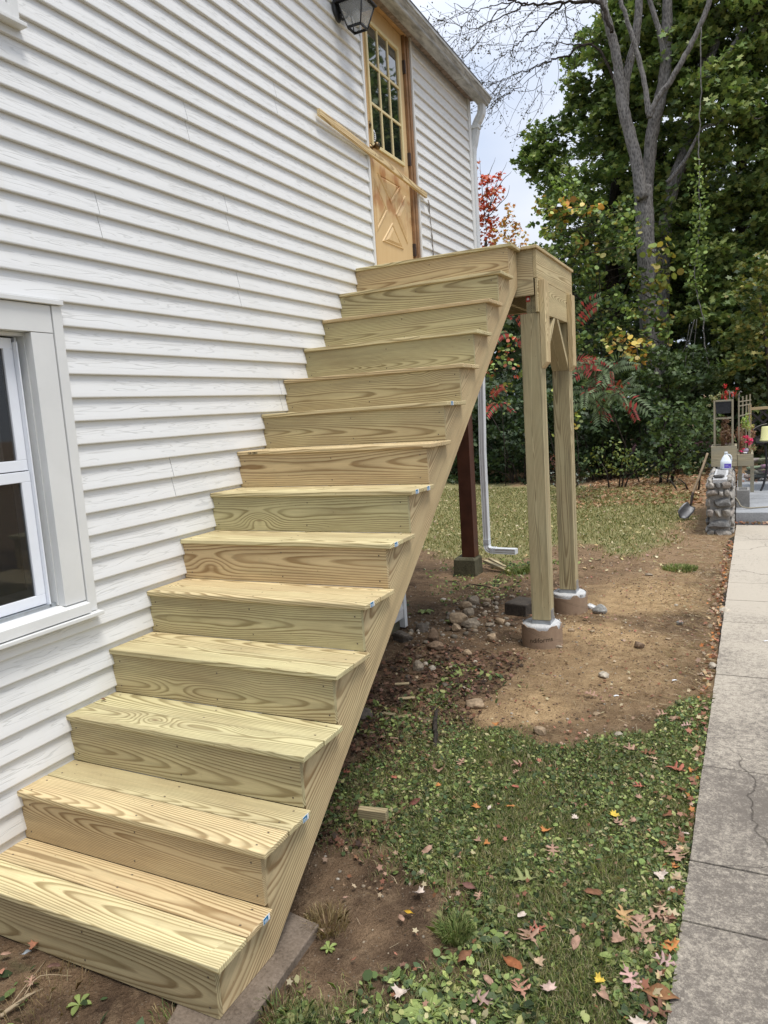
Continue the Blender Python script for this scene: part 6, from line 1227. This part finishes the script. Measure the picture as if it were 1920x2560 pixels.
hp, hr_ = smoothline(HP, [.012]*11, 8, .01); tubes('stem', [(hp, hr_), smoothline(P3([(1500, 690), (1488, 740), (1480, 790), (1488, 830), (1475, 800)], 15), [.008]*5, 5), smoothline(P3([(1505, 690), (1498, 760), (1492, 800)], 15), [.006]*3, 5), smoothline(P3([(1490, 700), (1480, 750), (1465, 770)], 15), [.006]*3, 5)], M_BARK, hv, 5)
VP = np.concatenate([np.array(p)+r.randn(16, 3)*[.09, .08, .09] for p in hp[18:44]]); leaves('foliage', VP, r.uniform(.02, .042, len(VP)), palette(len(VP), VG, .4, r), ROUND, M_LEAF, hv, .3, 71)
# sumac
def sumac(lb, fronds, Y, seed):
    b = dsp(fronds[0][0], 1010, Y); e = empty('sumac', (b.x, b.y, .05), lb, 'shrub'); r_ = np.random.RandomState(seed); V = []; C_ = []; F = []; ST_ = []
    for (u0, v0, u1, v1, red) in fronds:
        a_, b_ = dsp(u0, v0, Y+r_.randn()*.2), dsp(u1, v1, Y-.25+r_.randn()*.2); L_ = (b_-a_).length; n = 12; pts = []
        for k in range(n+1): t = k/n; pts.append(a_.lerp(b_, t)+Vector((0, 0, .10*L_*math.sin(t*math.pi))))
        ST_.append((pts, [.004]*(n+1)))
        for k in range(1, n+1):
            d = (pts[k]-pts[k-1]).normalized(); s = d.cross(Vector((.15, -1, .2))).normalized(); ll = L_*.21*(1-.5*abs(k/n-.45))
            for sg in (-1, 1):
                o = len(V); dr = (s*sg+d*.35+Vector((0, 0, -.35))).normalized(); w_ = d*(L_*.042); tip_ = pts[k]+dr*ll+Vector((0, 0, -.02)); md_ = pts[k]+dr*ll*.5+Vector((0, -.01, .005))
                V += [pts[k], md_+w_, tip_, md_-w_]; F.append((o, o+1, o+2, o+3)); cc = np.array((.38, .06, .05) if r_.rand() < red else (.15, .20, .10))*(.7+.6*r_.rand()); C_ += [cc]*4
    V = [tuple(v) for v in V]; obj('foliage', mesh_np('foliage', V, np.array(F).ravel(), np.arange(len(F))*4, np.full(len(F), 4), np.array(C_)), M_LEAF, e)
    tubes('stems', ST_+[smoothline([Vector((b.x+.5, b.y+1.6, .05)), dsp(fronds[0][0]+25, fronds[0][1]+70, Y+1.0), dsp(fronds[0][0], fronds[0][1], Y)], [.014, .011, .007], 4)], M_BARKD, e, 5)
FR = []
r = np.random.RandomState(8)
for (u, v) in ((1290, 800), (1335, 850), (1300, 880), (1265, 840), (1320, 800)):
    for k in range(9):
        a = r.uniform(-.6, 3.6) if k < 6 else r.uniform(3.6, 5.6); L_ = r.uniform(42, 70); FR.append((u, v, u+L_*math.cos(a)*1.05, v+L_*math.sin(a)*.55, .06+.55*(r.rand() < .2)))
FR += [(1250, 700, 1290, 660, .7), (1240, 690, 1295, 640, .4), (1235, 790, 1280, 800, .9), (1280, 800, 1255, 775, .9), (1350, 870, 1375, 905, .8), (1330, 860, 1400, 885, .3)]
sumac('sumac bush with red and green feathered leaves right of the posts', FR, 11.6, 9)
FR2 = [(1115, 700, 1150, 680, .9), (1110, 690, 1080, 660, .95), (1120, 680, 1140, 650, .95), (1100, 720, 1070, 735, .5), (1075, 870, 1050, 900, .7), (1080, 870, 1110, 890, .6), (1120, 745, 1150, 760, .1), (1110, 740, 1160, 735, .1), (1060, 860, 1085, 835, .8)]
sumac('small sumac with crimson leaves glimpsed under the landing', FR2, 11.9, 10)
# distant autumn trees
rdt = empty('red_maple', tuple(dsp(1055, 900, 26)), 'distant tree with red autumn leaves right of the downspout', 'tree')
tubes('trunk', [smoothline(P3([(1050, 1000), (1048, 600), (1050, 520)], 27), [.12, .1, .05], 4)], M_BARKD, rdt, 7)
crown(rdt, 'crown', [(1040, 390, 20, 26), (1060, 400, 22, 26), (1045, 430, 26, 26), (1075, 425, 14, 26), (1055, 455, 24, 26), (1040, 480, 24, 26), (1065, 500, 20, 26), (1045, 515, 22, 26), (1080, 380, 9, 26), (1030, 360, 12, 26)], 190, .085, [(.60, .10, .05), (.50, .07, .04), (.65, .2, .1), (.35, .14, .06)], 81)
tubes('branches', [smoothline(P3(p, 26), [.02, .012, .004], 4, .02) for p in ([(1048, 480), (1070, 400), (1095, 350)], [(1048, 460), (1085, 390), (1105, 370)], [(1048, 440), (1055, 380), (1070, 340)], [(1048, 470), (1090, 430), (1100, 400)], [(1048, 500), (1040, 400), (1035, 340)])], M_BARKD, rdt, 5)
ort = empty('orange_tree', tuple(dsp(1105, 900, 24)), 'distant thin tree with orange and yellow leaves beside the red one', 'tree')
tubes('trunk', [smoothline(P3([(1105, 1000), (1104, 600), (1100, 540)], 24), [.09, .07, .02], 4)], M_BARKD, ort, 7)
crown(ort, 'crown', [(1100, 450, 12, 24), (1105, 475, 16, 24), (1090, 490, 18, 24), (1118, 490, 14, 24), (1100, 515, 20, 24), (1125, 520, 16, 24), (1085, 520, 16, 24)], 200, .07, [(.60, .28, .06), (.55, .36, .12), (.5, .2, .06), (.3, .28, .1)], 82)
# dark wood behind everything
r = np.random.RandomState(99); N = 62000; X = r.uniform(-24, 14, N); Y = r.uniform(19.5, 27, N); top_ = 4.2+1.3*fbm(X, Y*0, .35, 4)*1.6+np.where(X > -2.2, 3.0, 0)*sstep(-2.6, -.6, X); Z = r.rand(N)**.8*top_
tag(leaves('far_woods', np.stack([X, Y, Z], 1), r.uniform(.09, .20, N), palette(N, [(.05, .08, .03), (.07, .105, .04), (.09, .12, .05), (.05, .075, .035)], .5, r), MAPLE, M_LEAF, None, .3, 98), 'dark mass of woodland closing the yard', 'woods', None, 'stuff')
r = np.random.RandomState(101); N = 46000; X = r.uniform(-14, 5.5, N); Y = r.uniform(15.0, 19.4, N); Z = .0+r.rand(N)*(1.9+1.2*fbm(X, Y, .5, 14)+1.2*(X > -1.2)); ok = ~((X > .1) & (X < 2.3) & (Y < 17.2)); X, Y, Z = X[ok], Y[ok], Z[ok]; N = len(X)
tag(leaves('understorey', np.stack([X, Y, Z], 1), r.uniform(.04, .085, N), palette(N, [(.05, .08, .03), (.07, .105, .04), (.04, .065, .03), (.09, .11, .05)], .5, r), MAPLE, M_LEAF, None, .3, 102), 'tangled dark understorey between the shrubs and the woods', 'undergrowth', None, 'stuff')
# tall trees along the street side; the door glass reflects them
for n_, (x, y, h, lb) in enumerate(((7.2, 20.5, 13.6, 'tall dark tree on the far right beyond the frame'), (10.2, 23, 13.4, 'round-crowned tree right of the yard beyond the frame'))):
    e = empty('tall_tree', (x, y, 0), lb, 'tree'); tubes('trunk', [smoothline([(x, y, -.1), (x+.2, y, h*.4), (x, y, h*.8)], [.25, .2, .06], 4, .02)], M_BARKD, e, 8); r_ = np.random.RandomState(n_+5); P_ = []
    for k in range(46): cc = np.array((x, y, h*.62))+r_.randn(3)*[1.9, 1.5, h*.2]; P_.append(clump_pts(cc, (1.1, 1.1, .8), 260, r_, .2))
    P_ = np.concatenate(P_); leaves('crown', P_, r_.uniform(.10, .17, len(P_)), palette(len(P_), DG, .5, r_), QUAD, M_LEAF, e, .4, n_+50)
# maroon-roofed shed behind the saplings
shd = empty('shed', (1.2, 15.6, 0), 'low shed with a flat maroon roof behind the saplings', 'shed')
box('wall', .3, 2.1, 15.3, 17, .0, .42, plain('grey_shed_wall', (.30, .32, .34), .8, .2, nscale=8, amt=.3), shd)
prism('roof', [(15.15, .45), (15.15, .50), (17.1, .72), (17.1, .67)], 'x', .2, 2.2, plain('maroon_roof', (.17, .09, .10), .6, .3, nscale=9, amt=.25), shd)
box('white_edge', .2, 2.2, 15.10, 15.145, .42, .49, M_TRIM, shd)
